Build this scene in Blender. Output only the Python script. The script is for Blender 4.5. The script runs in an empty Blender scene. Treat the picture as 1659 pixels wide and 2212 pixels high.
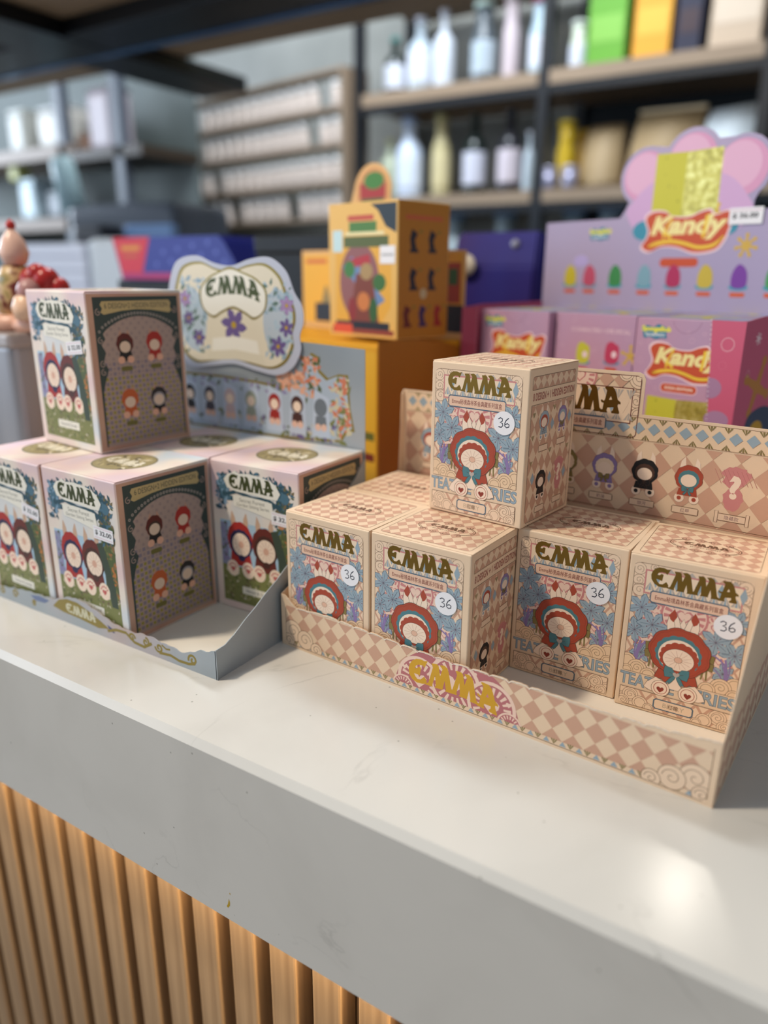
import bpy, bmesh, math, random
from math import sin, cos, pi, radians, sqrt
from mathutils import Vector, Matrix
from mathutils.geometry import tessellate_polygon

scene = bpy.context.scene
COL = scene.collection
# ------------------------------------------------------------------ camera
cam_data = bpy.data.cameras.new('camera')
cam = bpy.data.objects.new('camera', cam_data)
COL.objects.link(cam)
scene.camera = cam
cam_data.sensor_fit = 'VERTICAL'
cam_data.sensor_height = 24.0
cam_data.lens = 1600.43 / 2212 * 24.0
cam_data.clip_start = 0.02
cam_data.dof.use_dof = True
cam_data.dof.focus_distance = 0.455
cam_data.dof.aperture_fstop = 1.9
cam.matrix_world = (Matrix.Translation((0, -0.2458, 0.2502)) @ Matrix.Rotation(radians(32.006), 4, 'Z')
                    @ Matrix.Rotation(radians(90 - 17.799), 4, 'X') @ Matrix.Rotation(radians(0.4475), 4, 'Z'))
# ------------------------------------------------------------------ world and exposure
w = bpy.data.worlds.new('world')
scene.world = w
w.use_nodes = True
w.node_tree.nodes['Background'].inputs[0].default_value = (0.62, 0.70, 0.80, 1)
w.node_tree.nodes['Background'].inputs[1].default_value = 0.30
vs = scene.view_settings
vs.view_transform = 'Standard'
vs.look = 'None'
vs.exposure = 0.74
vs.gamma = 1.0
vs.use_curve_mapping = False
scene.cycles.use_denoising = True
scene.cycles.max_bounces = 6
scene.cycles.transparent_max_bounces = 6
scene.cycles.sample_clamp_indirect = 4.0


def area(name, loc, target, size, energy, color, size_y=None):
    d = bpy.data.lights.new(name, 'AREA')
    d.energy = energy
    d.color = color
    d.size = size
    if size_y:
        d.shape = 'RECTANGLE'
        d.size_y = size_y
    o = bpy.data.objects.new(name, d)
    COL.objects.link(o)
    o.location = loc
    o.rotation_euler = (Vector(target) - Vector(loc)).to_track_quat('-Z', 'Y').to_euler()
    return o


# daylight from the shop front (behind and left of the photographer), ceiling spots, the strip under the counter lip, and added fills
area('window_light', (-2.6, -1.6, 0.75), (-0.4, 0.1, 0.0), 1.6, 17, (0.64, 0.80, 1.0), 1.5)
area('left_fill', (-4.9, 0.8, 1.1), (-1.5, 1.6, 0.4), 1.6, 70, (0.76, 0.87, 1.0), 1.2)  # added cool fill for the left background, no window in that wall
area('ceiling_spot', (-0.95, -0.50, 1.45), (-0.2, 0.2, 0.0), 0.12, 12.5, (1.0, 0.87, 0.70))
area('shelf_spot', (-0.11, 0.91, 0.775), (0.0, 0.1, 0.0), 0.045, 0.32, (1.0, 0.93, 0.82))
area('shelf_light', (-1.2, 1.3, 2.3), (-1.3, 2.4, 0.6), 1.2, 52, (0.86, 0.93, 1.0), 0.8)
area('light_strip', (-0.6, 0.022, -0.108), (-0.6, 0.034, -0.3), 2.2, 3.0, (1.0, 0.76, 0.46), 0.012)

area('slat_fill', (1.5, -0.20, -0.40), (-0.5, 0.04, -0.25), 0.25, 7, (1.0, 0.74, 0.42))  # added warm fill for the slat sides, no lamp known there

# ------------------------------------------------------------------ materials
MATS = {}


def s2l(c):
    return c / 12.92 if c <= 0.04045 else ((c + 0.055) / 1.055) ** 2.4


def hexcol(h):
    return tuple(s2l(int(h[i:i + 2], 16) / 255) for i in (0, 2, 4)) + (1,)


def M(h, rough=0.5, metal=0.0, spec=0.35, bump=0.0, coat=0.0, emit=0.0, trans=0.0):
    key = (h, rough, metal, spec, bump, coat, emit, trans)
    if key in MATS:
        return MATS[key]
    m = bpy.data.materials.new('mat_' + h)
    m.use_nodes = True
    nt = m.node_tree
    b = nt.nodes['Principled BSDF']
    b.inputs['Base Color'].default_value = hexcol(h)
    b.inputs['Roughness'].default_value = rough
    b.inputs['Metallic'].default_value = metal
    b.inputs['Specular IOR Level'].default_value = spec
    b.inputs['Coat Weight'].default_value = coat
    b.inputs['Transmission Weight'].default_value = trans
    if emit:
        b.inputs['Emission Color'].default_value = hexcol(h)
        b.inputs['Emission Strength'].default_value = emit
    if bump:
        tc = nt.nodes.new('ShaderNodeTexCoord')
        n = nt.nodes.new('ShaderNodeTexNoise')
        n.inputs['Scale'].default_value = 900
        bp = nt.nodes.new('ShaderNodeBump')
        bp.inputs['Strength'].default_value = bump
        bp.inputs['Distance'].default_value = 0.0004
        nt.links.new(tc.outputs['Object'], n.inputs['Vector'])
        nt.links.new(n.outputs['Fac'], bp.inputs['Height'])
        nt.links.new(bp.outputs['Normal'], b.inputs['Normal'])
    MATS[key] = m
    return m


def noise_mat(name, cols, scale=10, rough=0.5, detail=3, stretch=(1, 1, 1), spec=0.35, coords='Object', metal=0.0, distort=0.0, bump=0.0):
    m = bpy.data.materials.new(name)
    m.use_nodes = True
    nt = m.node_tree
    b = nt.nodes['Principled BSDF']
    b.inputs['Roughness'].default_value = rough
    b.inputs['Specular IOR Level'].default_value = spec
    b.inputs['Metallic'].default_value = metal
    tc = nt.nodes.new('ShaderNodeTexCoord')
    mp = nt.nodes.new('ShaderNodeMapping')
    mp.inputs['Scale'].default_value = stretch
    n = nt.nodes.new('ShaderNodeTexNoise')
    n.inputs['Scale'].default_value = scale
    n.inputs['Detail'].default_value = detail
    n.inputs['Distortion'].default_value = distort
    r = nt.nodes.new('ShaderNodeValToRGB')
    while len(r.color_ramp.elements) > 1:
        r.color_ramp.elements.remove(r.color_ramp.elements[-1])
    for i, (p, c) in enumerate(cols):
        e = r.color_ramp.elements[0] if i == 0 else r.color_ramp.elements.new(p)
        e.position = p
        e.color = hexcol(c)
    nt.links.new(tc.outputs[coords], mp.inputs['Vector'])
    nt.links.new(mp.outputs['Vector'], n.inputs['Vector'])
    nt.links.new(n.outputs['Fac'], r.inputs['Fac'])
    nt.links.new(r.outputs['Color'], b.inputs['Base Color'])
    if bump:
        bp = nt.nodes.new('ShaderNodeBump')
        bp.inputs['Strength'].default_value = bump
        bp.inputs['Distance'].default_value = 0.001
        nt.links.new(n.outputs['Fac'], bp.inputs['Height'])
        nt.links.new(bp.outputs['Normal'], b.inputs['Normal'])
    return m


def quartz_mat():
    m = noise_mat('quartz', [(0.0, 'ACA9A1'), (0.36, 'C9C5BD'), (0.5, 'CFCBC3'), (1.0, 'D6D2CA')], scale=9, rough=0.2, detail=8, distort=0.4, spec=0.5)
    nt = m.node_tree
    b = nt.nodes['Principled BSDF']
    tc = nt.nodes['Texture Coordinate']
    ramp = nt.nodes['Color Ramp']
    # thin grey veins
    n = nt.nodes.new('ShaderNodeTexNoise')
    n.inputs['Scale'].default_value = 4.2
    n.inputs['Detail'].default_value = 6
    n.inputs['Distortion'].default_value = 1.6
    nt.links.new(tc.outputs['Object'], n.inputs['Vector'])
    a = nt.nodes.new('ShaderNodeMath'); a.operation = 'SUBTRACT'; a.inputs[1].default_value = 0.5
    nt.links.new(n.outputs['Fac'], a.inputs[0])
    ab = nt.nodes.new('ShaderNodeMath'); ab.operation = 'ABSOLUTE'
    nt.links.new(a.outputs[0], ab.inputs[0])
    r2 = nt.nodes.new('ShaderNodeValToRGB')
    r2.color_ramp.elements[0].position = 0.0
    r2.color_ramp.elements[0].color = (0.84, 0.84, 0.84, 1)
    r2.color_ramp.elements[1].position = 0.007
    r2.color_ramp.elements[1].color = (1, 1, 1, 1)
    nt.links.new(ab.outputs[0], r2.inputs['Fac'])
    # only in patches
    n3 = nt.nodes.new('ShaderNodeTexNoise')
    n3.inputs['Scale'].default_value = 14
    nt.links.new(tc.outputs['Object'], n3.inputs['Vector'])
    r3 = nt.nodes.new('ShaderNodeValToRGB')
    r3.color_ramp.elements[0].position = 0.5
    r3.color_ramp.elements[0].color = (0, 0, 0, 1)
    r3.color_ramp.elements[1].position = 0.66
    nt.links.new(n3.outputs['Fac'], r3.inputs['Fac'])
    # dark specks
    v = nt.nodes.new('ShaderNodeTexVoronoi')
    v.inputs['Scale'].default_value = 62
    nt.links.new(tc.outputs['Object'], v.inputs['Vector'])
    r4 = nt.nodes.new('ShaderNodeValToRGB')
    r4.color_ramp.elements[0].position = 0.028
    r4.color_ramp.elements[0].color = (0.45, 0.45, 0.43, 1)
    r4.color_ramp.elements[1].position = 0.05
    r4.color_ramp.elements[1].color = (1, 1, 1, 1)
    nt.links.new(v.outputs['Distance'], r4.inputs['Fac'])
    m1 = nt.nodes.new('ShaderNodeMix'); m1.data_type = 'RGBA'; m1.blend_type = 'MULTIPLY'
    nt.links.new(r3.outputs['Color'], m1.inputs[0])
    nt.links.new(ramp.outputs['Color'], m1.inputs[6])
    nt.links.new(r2.outputs['Color'], m1.inputs[7])
    m2 = nt.nodes.new('ShaderNodeMix'); m2.data_type = 'RGBA'; m2.blend_type = 'MULTIPLY'
    m2.inputs[0].default_value = 0.8
    nt.links.new(m1.outputs[2], m2.inputs[6])
    nt.links.new(r4.outputs['Color'], m2.inputs[7])
    nt.links.new(m2.outputs[2], b.inputs['Base Color'])
    return m


# ------------------------------------------------------------------ scene-graph helpers
def link(name, me, parent=None, mw=None):
    o = bpy.data.objects.new(name, me)
    COL.objects.link(o)
    if parent:
        o.parent = parent
    if mw is not None:
        o.matrix_local = mw
    return o


def tag(o, label=None, cat=None, group=None, kind=None):
    if label:
        o['label'] = label
    if cat:
        o['category'] = cat
    if group:
        o['group'] = group
    if kind:
        o['kind'] = kind
    return o


def thing(name, loc, yaw, label, cat, group=None):
    o = bpy.data.objects.new(name, None)
    COL.objects.link(o)
    o.empty_display_size = 0.02
    o.location = loc
    o.rotation_euler = (0, 0, radians(yaw))
    return tag(o, label, cat, group)


def copy_thing(root, loc, yaw, label, group=None):
    def cp(o, parent):
        c = o.copy()
        COL.objects.link(c)
        c.parent = parent
        for ch in list(o.children):
            cp(ch, c)
        return c
    r = cp(root, None)
    r.location = loc
    r.rotation_euler = (0, 0, radians(yaw))
    r['label'] = label
    if group:
        r['group'] = group
    return r


def mesh(name, bm, mats, smooth=False):
    me = bpy.data.meshes.new(name)
    bmesh.ops.recalc_face_normals(bm, faces=bm.faces)
    bm.to_mesh(me)
    bm.free()
    for m in (mats if isinstance(mats, (list, tuple)) else [mats]):
        me.materials.append(m)
    if smooth:
        for p in me.polygons:
            p.use_smooth = True
    return me


def bm_box(bm, x0, x1, y0, y1, z0, z1, bev=0.0, seg=2, mi=0):
    t = bmesh.new()
    bmesh.ops.create_cube(t, size=1)
    for v in t.verts:
        v.co = Vector(((x0 + x1) / 2 + v.co.x * (x1 - x0), (y0 + y1) / 2 + v.co.y * (y1 - y0), (z0 + z1) / 2 + v.co.z * (z1 - z0)))
    if bev:
        bmesh.ops.bevel(t, geom=list(t.edges), offset=bev, segments=seg, profile=0.5, affect='EDGES')
    for f in t.faces:
        f.material_index = mi
    me = bpy.data.meshes.new('t')
    t.to_mesh(me)
    t.free()
    bm.from_mesh(me)
    bpy.data.meshes.remove(me)
    return bm


def box(name, x0, x1, y0, y1, z0, z1, mat, parent=None, bev=0.0, seg=2):
    return link(name, mesh(name, bm_box(bmesh.new(), x0, x1, y0, y1, z0, z1, bev, seg), mat), parent)


def bm_lathe(bm, prof, n=20, cx=0, cy=0, z0=0, mi=0):
    rings = []
    for r, z in prof:
        rings.append([bm.verts.new((cx + r * cos(2 * pi * i / n), cy + r * sin(2 * pi * i / n), z0 + z)) for i in range(n)])
    for a, b in zip(rings, rings[1:]):
        for i in range(n):
            f = bm.faces.new((a[i], a[(i + 1) % n], b[(i + 1) % n], b[i]))
            f.material_index = mi
            f.smooth = True
    for r_ in (rings[0], rings[-1]):
        f = bm.faces.new(r_)
        f.material_index = mi
    return bm


def bm_plate(bm, pts, frame, t, mi=0):
    """extruded outline: pts in (u,v) metres, frame=(origin,U,V), thickness t behind the face"""
    O, U, V = frame
    N = U.cross(V).normalized()
    front = [bm.verts.new(O + U * p[0] + V * p[1]) for p in pts]
    back = [bm.verts.new(O + U * p[0] + V * p[1] - N * t) for p in pts]
    n = len(pts)
    tris = tessellate_polygon([[Vector((p[0], p[1], 0)) for p in pts]])
    for a, b, c in tris:
        try:
            bm.faces.new((front[a], front[b], front[c])).material_index = mi
            bm.faces.new((back[c], back[b], back[a])).material_index = mi
        except ValueError:
            pass
    for i in range(n):
        bm.faces.new((front[i], front[(i + 1) % n], back[(i + 1) % n], back[i])).material_index = mi
    return bm


# ------------------------------------------------------------------ printed artwork (thin ink layers on a card face, millimetres)
TEXT_CACHE = {}


def text_tris(body, bold, shear=0.0):
    k = (body, bold, shear)
    if k in TEXT_CACHE:
        return TEXT_CACHE[k]
    cu = bpy.data.curves.new('t', 'FONT')
    cu.body = body
    cu.size = 1
    cu.offset = bold
    cu.shear = shear
    cu.resolution_u = 3
    o = bpy.data.objects.new('t', cu)
    COL.objects.link(o)
    dg = bpy.context.evaluated_depsgraph_get()
    me = bpy.data.meshes.new_from_object(o.evaluated_get(dg))
    me.calc_loop_triangles()
    vs_ = [(v.co.x, v.co.y) for v in me.vertices]
    tr = [tuple(vs_[i] for i in t.vertices) for t in me.loop_triangles]
    bpy.data.meshes.remove(me)
    bpy.data.objects.remove(o)
    bpy.data.curves.remove(cu)
    xs = [p[0] for t in tr for p in t] or [0, 1]
    ys = [p[1] for t in tr for p in t] or [0, 1]
    TEXT_CACHE[k] = (tr, min(xs), max(xs), min(ys), max(ys))
    return TEXT_CACHE[k]


class Art:
    CELL = 0.6

    def __init__(s, lift=0.05, step=0.0025):
        s.t = []
        s.L = 0
        s.buf = None
        s.grid = {}
        s.top = 0
        s.T = (1, 0, 0, 1, 0, 0)
        s.clip = None
        s.lift, s.step = lift, step

    def up(s, n=1):
        return s

    def begin(s):
        if s.buf is None:
            s.buf = []
            return True
        return False

    def end(s, mine):
        # one ink layer above everything it overlaps, so no two inks ever share a plane
        if not mine:
            return
        cells = set()
        q = s.CELL
        for poly, m in s.buf:
            xs = [p[0] for p in poly]
            ys = [p[1] for p in poly]
            for i in range(int(min(xs) // q), int(max(xs) // q) + 1):
                for j in range(int(min(ys) // q), int(max(ys) // q) + 1):
                    cells.add((i, j))
        lv = 0
        g = s.grid
        for c in cells:
            v = g.get(c, -1)
            if v >= lv:
                lv = v + 1
        for c in cells:
            g[c] = lv
        s.top = max(s.top, lv)
        for poly, m in s.buf:
            s.t.append((poly, lv, m))
        s.buf = None

    def at(s, x=0, y=0, k=1, kx=None, rot=0):
        kx = k if kx is None else kx
        c, n = cos(radians(rot)), sin(radians(rot))
        s.T = (kx * c, -k * n, kx * n, k * c, x, y)
        return s

    def _p(s, p):
        a, b, c, d, e, f = s.T
        return (a * p[0] + b * p[1] + e, c * p[0] + d * p[1] + f)

    def _tri(s, tri, m):
        poly = [s._p(p) for p in tri]
        if s.clip:
            x0, y0, x1, y1 = s.clip
            for ax, lim, sg in ((0, x0, 1), (0, x1, -1), (1, y0, 1), (1, y1, -1)):
                out = []
                for i in range(len(poly)):
                    p, q = poly[i - 1], poly[i]
                    dp, dq = sg * (p[ax] - lim), sg * (q[ax] - lim)
                    if (dp >= 0) != (dq >= 0):
                        t = dp / (dp - dq)
                        out.append((p[0] + t * (q[0] - p[0]), p[1] + t * (q[1] - p[1])))
                    if dq >= 0:
                        out.append(q)
                poly = out
                if len(poly) < 3:
                    return
        ar = sum(poly[i - 1][0] * poly[i][1] - poly[i][0] * poly[i - 1][1] for i in range(len(poly)))
        if abs(ar) < 1e-7:
            return
        if ar < 0:
            poly = poly[::-1]
        s.buf.append((poly, m))

    def poly(s, pts, m):
        b = s.begin()
        if len(pts) <= 4 and len(pts) > 2 and s._convex(pts):
            s._tri(pts, m)
        else:
            for tr in tessellate_polygon([[Vector((p[0], p[1], 0)) for p in pts]]):
                s._tri([pts[i] for i in tr], m)
        s.end(b)
        return s

    @staticmethod
    def _convex(p):
        n = len(p)
        sg = [((p[(i + 1) % n][0] - p[i][0]) * (p[(i + 2) % n][1] - p[(i + 1) % n][1]) - (p[(i + 1) % n][1] - p[i][1]) * (p[(i + 2) % n][0] - p[(i + 1) % n][0])) for i in range(n)]
        return all(v >= 0 for v in sg) or all(v <= 0 for v in sg)

    def rect(s, x0, y0, x1, y1, m):
        return s.poly([(x0, y0), (x1, y0), (x1, y1), (x0, y1)], m)

    @staticmethod
    def rr(x0, y0, x1, y1, r, rb=None, n=5):
        rb = r if rb is None else rb
        out = []
        for cx, cy, a, q in ((x1 - rb, y0 + rb, -90, rb), (x1 - r, y1 - r, 0, r), (x0 + r, y1 - r, 90, r), (x0 + rb, y0 + rb, 180, rb)):
            for i in range(n + 1):
                t = radians(a + 90 * i / n)
                out.append((cx + q * cos(t), cy + q * sin(t)))
        return out

    @staticmethod
    def ring(cx, cy, rx, ry=None, n=24, wob=0, k=0, a0=0, a1=360, rot=0):
        ry = rx if ry is None else ry
        out = []
        full = a1 - a0 >= 360
        for i in range(n + (0 if full else 1)):
            t = radians(a0 + (a1 - a0) * i / n)
            g = 1 + wob * abs(sin(k * t / 2)) if k else 1
            x, y = rx * g * cos(t), ry * g * sin(t)
            c, q = cos(radians(rot)), sin(radians(rot))
            out.append((cx + x * c - y * q, cy + x * q + y * c))
        return out

    def ell(s, cx, cy, rx, ry=None, m=None, n=24, **k):
        pts = s.ring(cx, cy, rx, ry, n, **k)
        b = s.begin()
        for i in range(len(pts)):
            s._tri([(cx, cy), pts[i], pts[(i + 1) % len(pts)]], m)
        s.end(b)
        return s

    def line(s, pts, w_, m, closed=False):
        out = []
        for i in range(len(pts) - (0 if closed else 1)):
            p, q = pts[i], pts[(i + 1) % len(pts)]
            d = max(1, int(sqrt((p[0] - q[0]) ** 2 + (p[1] - q[1]) ** 2) / 3.0)) if abs(p[0] - q[0]) > .5 and abs(p[1] - q[1]) > .5 else 1
            out += [(p[0] + (q[0] - p[0]) * t / d, p[1] + (q[1] - p[1]) * t / d) for t in range(d)]
        if not closed:
            out.append(pts[-1])
        pts = out
        bg = s.begin()
        n = len(pts)
        L, R = [], []
        for i in range(n):
            if closed:
                a, b = pts[i - 1], pts[(i + 1) % n]
            else:
                a, b = pts[max(i - 1, 0)], pts[min(i + 1, n - 1)]
            dx, dy = b[0] - a[0], b[1] - a[1]
            d = sqrt(dx * dx + dy * dy) or 1
            nx, ny = -dy / d * w_ / 2, dx / d * w_ / 2
            L.append((pts[i][0] + nx, pts[i][1] + ny))
            R.append((pts[i][0] - nx, pts[i][1] - ny))
        for i in range(n if closed else n - 1):
            j = (i + 1) % n
            s._tri([L[i], L[j], R[j]], m)
            s._tri([L[i], R[j], R[i]], m)
        s.end(bg)
        return s

    def outl(s, pts, fill, edge, w_=0.3):
        s.poly(pts, fill)
        s.up()
        s.line(pts, w_, edge, True)
        return s

    def text(s, body, x0, y0, x1, y1, m, bold=0.0, shear=0.0):
        tr, a, b, c, d = text_tris(body, bold, shear)
        kx, ky = (x1 - x0) / max(b - a, 1e-6), (y1 - y0) / max(d - c, 1e-6)
        bg = s.begin()
        for t in tr:
            s._tri([(x0 + (p[0] - a) * kx, y0 + (p[1] - c) * ky) for p in t], m)
        s.end(bg)
        return s

    def spiral(s, cx, cy, r, turns, w_, m, a0=0, sg=1, n=22):
        pts = []
        for i in range(n + 1):
            t = i / n
            q = radians(a0) + sg * turns * 2 * pi * t
            rr_ = r * (1 - 0.88 * t)
            pts.append((cx + rr_ * cos(q), cy + rr_ * sin(q)))
        return s.line(pts, w_, m)

    def build(s, name, parent, O, U, V, cast=True):
        O, U, V = Vector(O), Vector(U), Vector(V)
        N = U.cross(V)
        mats, verts, faces, mi = [], [], [], []
        idx = {}
        for poly, L, m in s.t:
            if m not in idx:
                idx[m] = len(mats)
                mats.append(m)
            base = len(verts)
            z = (s.lift + s.step * L) / 1000
            for p in poly:
                verts.append(tuple(O + U * (p[0] / 1000) + V * (p[1] / 1000) + N * z))
            faces.append(tuple(range(base, base + len(poly))))
            mi.append(idx[m])
        me = bpy.data.meshes.new(name)
        me.from_pydata(verts, [], faces)
        for m in mats:
            me.materials.append(m)
        me.polygons.foreach_set('material_index', mi)
        me.update()
        return link(name, me, parent)


FRONT = lambda y=0.0: ((0, y, 0), (1, 0, 0), (0, 0, 1))
SIDE = lambda x: ((x, 0, 0), (0, 1, 0), (0, 0, 1))
TOP = lambda z: ((0, 0, z), (1, 0, 0), (0, 1, 0))

# lettering of the gold word, millimetres on a 70 mm wide face
LE = [(22.6, 92.7), (21.9, 91.1), (21.0, 89.1), (20.0, 90.1), (17.8, 90.2), (16.4, 89.5), (15.7, 88.1), (17.0, 88.2), (17.9, 89.2), (19.1, 88.8), (18.8, 86.3), (18.6, 84.8), (17.3, 85.3), (15.4, 85.6), (16.2, 84.1), (17.4, 82.9), (19.0, 83.0), (21.0, 84.8), (22.2, 83.2), (22.3, 81.6), (20.0, 81.1), (17.0, 81.2), (14.5, 82.6), (12.8, 85.0), (12.4, 87.5), (12.9, 89.7), (14.2, 91.6), (16.4, 92.8), (19.0, 92.9), (20.8, 92.3)]
LM = [(24.6, 92.1), (27.5, 92.3), (28.4, 91.5), (29.3, 86.9), (30.4, 90.5), (29.0, 92.2), (31.3, 92.6), (33.0, 91.7), (33.6, 90.1), (35.4, 82.4), (36.2, 81.6), (38.0, 81.8), (38.2, 80.7), (32.3, 80.4), (32.5, 81.5), (31.7, 85.4), (30.9, 81.7), (30.9, 80.8), (26.6, 80.7), (27.2, 81.7), (26.7, 86.9), (25.4, 81.7), (25.6, 80.8), (21.6, 81.2), (21.7, 81.8), (22.9, 82.1), (23.4, 82.8), (25.4, 90.2)]
LA = [(49.7, 91.9), (50.5, 92.2), (53.5, 92.4), (54.9, 91.3), (55.8, 89.6), (56.8, 86.7), (58.4, 85.7), (58.5, 84.7), (57.3, 84.8), (57.0, 84.0), (57.7, 82.1), (58.2, 81.1), (58.0, 80.3), (54.3, 80.3), (54.0, 81.0), (54.9, 81.8), (55.0, 83.1), (51.9, 82.7), (51.6, 81.4), (52.2, 80.4), (48.4, 80.2), (48.1, 81.1), (49.4, 81.7), (49.8, 84.6), (48.6, 84.9), (48.1, 85.8), (48.6, 86.2), (49.8, 85.6), (50.3, 86.3), (51.0, 90.4), (49.9, 91.4)]
LC = [(53.2, 88.0), (52.4, 86.3), (53.9, 86.5)]


def word(a, x0, y0, x1, y1, m, hole, arch=0.0):
    """the four ornate capitals fitted to a box; arch bends the baseline upwards in the middle"""
    kx, ky = (x1 - x0) / 46.1, (y1 - y0) / 12.6

    def f(p):
        t = (p[0] - 12.4) / 46.1
        return (x0 + (p[0] - 12.4) * kx, y0 + (p[1] - 80.3) * ky + arch * (1 - (2 * t - 1) ** 2))
    a.poly([f(p) for p in LE], m)
    a.poly([f(p) for p in LM], m)
    a.poly([f((p[0] + 12.5, p[1])) for p in LM], m)
    a.poly([f(p) for p in LA], m)
    a.up()
    a.poly([f(p) for p in LC], hole)
    return a


def checks(a, x0, y0, x1, y1, dx, dy, m, off=0.0):
    old = a.clip
    a.clip = (x0, y0, x1, y1)
    i0, j0 = int((y1 - y0) / dy) + 2, int((x1 - x0) / dx) + 2
    bg = a.begin()
    for i in range(-1, i0):
        for j in range(-1, j0):
            cx, cy = x0 + (j + off) * dx, y0 + i * dy
            a.poly([(cx - dx / 2, cy), (cx, cy - dy / 2), (cx + dx / 2, cy), (cx, cy + dy / 2)], m)
    a.end(bg)
    a.clip = old


def cloud(a, lumps, fill, edge, w_=0.28, spirals=()):
    for cx, cy, r in lumps:
        a.ell(cx, cy, r, None, fill, n=18)
        a.up()
        a.line(a.ring(cx, cy, r, n=18), w_, edge, True)
        a.line(a.ring(cx, cy, r * 0.72, n=16), w_, edge, True)
        a.up()
    for cx, cy, r, a0, sg in spirals:
        a.spiral(cx, cy, r, 1.4, w_, edge, a0, sg)


def heart(cx, cy, k):
    return [(cx + k * x, cy + k * y) for x, y in ((0, -1), (0.9, -0.1), (1, 0.45), (0.6, 0.8), (0.2, 0.7), (0, 0.4), (-0.2, 0.7), (-0.6, 0.8), (-1, 0.45), (-0.9, -0.1))]


def lily(a, cx, cy, r, fill, edge, rot=0):
    for i in range(6):
        t = radians(rot + 60 * i)
        c, n_ = cos(t), sin(t)
        pts = [(cx + r * (x * c - y * n_), cy + r * (x * n_ + y * c)) for x, y in ((0, -0.1), (0.35, -0.3), (0.75, -0.3), (1.12, 0.02), (1.0, 0.14), (0.72, 0.26), (0.3, 0.24), (0, 0.1))]
        a.poly(pts, fill)
        a.line(pts[2:-2], 0.32, edge)
    for i in range(6):
        t = radians(rot + 60 * i)
        c, n_ = cos(t), sin(t)
        a.line([(cx, cy), (cx + 0.85 * r * c, cy + 0.85 * r * n_)], 0.2, edge)
        a.line([(cx, cy), (cx + 0.42 * r * cos(t + 0.5), cy + 0.42 * r * sin(t + 0.5))], 0.16, MAUVE)
        a.ell(cx + 0.42 * r * cos(t + 0.5), cy + 0.42 * r * sin(t + 0.5), 0.4, 0.4, MAUVE, n=6)
    a.up()


# ink palette
BASE = M('E4C8A9', 0.48, 0, 0.35, 0.12)
CREAM = M('EBD3B6', 0.5)
LIGHT = M('E9CDB0', 0.5)
DIAM = M('C99E85', 0.5)
DIAM2 = M('C69A80', 0.5)
LINE = M('7A5B45', 0.5)
DARK = M('4E352A', 0.5)
RUST = M('A84A35', 0.5)
RUST2 = M('8E3A2C', 0.5)
TEAL = M('4F7E86', 0.5)
BLUE = M('96A7B1', 0.5)
BLUEL = M('546878', 0.5)
PURP = M('8C78A6', 0.5)
MAUVE = M('7E5560', 0.5)
ROSE = M('C98380', 0.5)
ROSEL = M('EAC9B5', 0.5)
OLIVE = M('857646', 0.5)
SKIN = M('F1D9C2', 0.5)
FAN = M('B5AAA0', 0.5)
GOLD = M('86682A', 0.36, 0.7, 0.5)
GOLDB = M('E0B040', 0.3, 0.7, 0.5)
WHITE = M('ECEAEC', 0.55)
INK = M('23283A', 0.6)
INKB = M('1B1B1D', 0.6)
BRAND = M('6A4A34', 0.5)
ROSE2 = M('B56E70', .5)
BW, BD, BH = 0.070, 0.0642, 0.0985


def wheel(a, cx, cy, r):
    """pink round tracery with spokes and a heart"""
    a.ell(cx, cy, r, None, ROSE, n=28)
    a.up()
    a.ell(cx, cy, r * 0.9, None, ROSEL, n=28)
    a.up()
    for i in range(16):
        t0, t1 = 2 * pi * i / 16, 2 * pi * (i + 0.5) / 16
        a.poly([(cx + r * .55 * cos(t0), cy + r * .55 * sin(t0)), (cx + r * .86 * cos(t0), cy + r * .86 * sin(t0)), (cx + r * .86 * cos(t1), cy + r * .86 * sin(t1)), (cx + r * .55 * cos(t1), cy + r * .55 * sin(t1))], ROSE)
    a.poly(heart(cx, cy, r * 0.36), ROSE)
    a.up()
    a.poly(heart(cx, cy, r * 0.27), ROSEL)


def bow(a, cx, cy, k, fill, edge):
    for s_ in (-1, 1):
        a.outl([(cx + s_ * k * x, cy + k * y) for x, y in ((0.05, 0.1), (0.5, 0.75), (1.25, 0.85), (1.3, 0.2), (1.15, -0.45), (0.6, -0.4), (0.05, -0.1))], fill, edge, 0.22)
        a.outl([(cx + s_ * k * x, cy + k * y) for x, y in ((0, 0), (0.5, -0.35), (0.95, -1.1), (0.7, -1.05), (0.62, -1.25), (0.4, -1.0), (0.1, -0.5))], fill, edge, 0.22)
        a.line([(cx + s_ * k * .15, cy), (cx + s_ * k * .7, cy + k * .2)], 0.18, edge)


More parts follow.
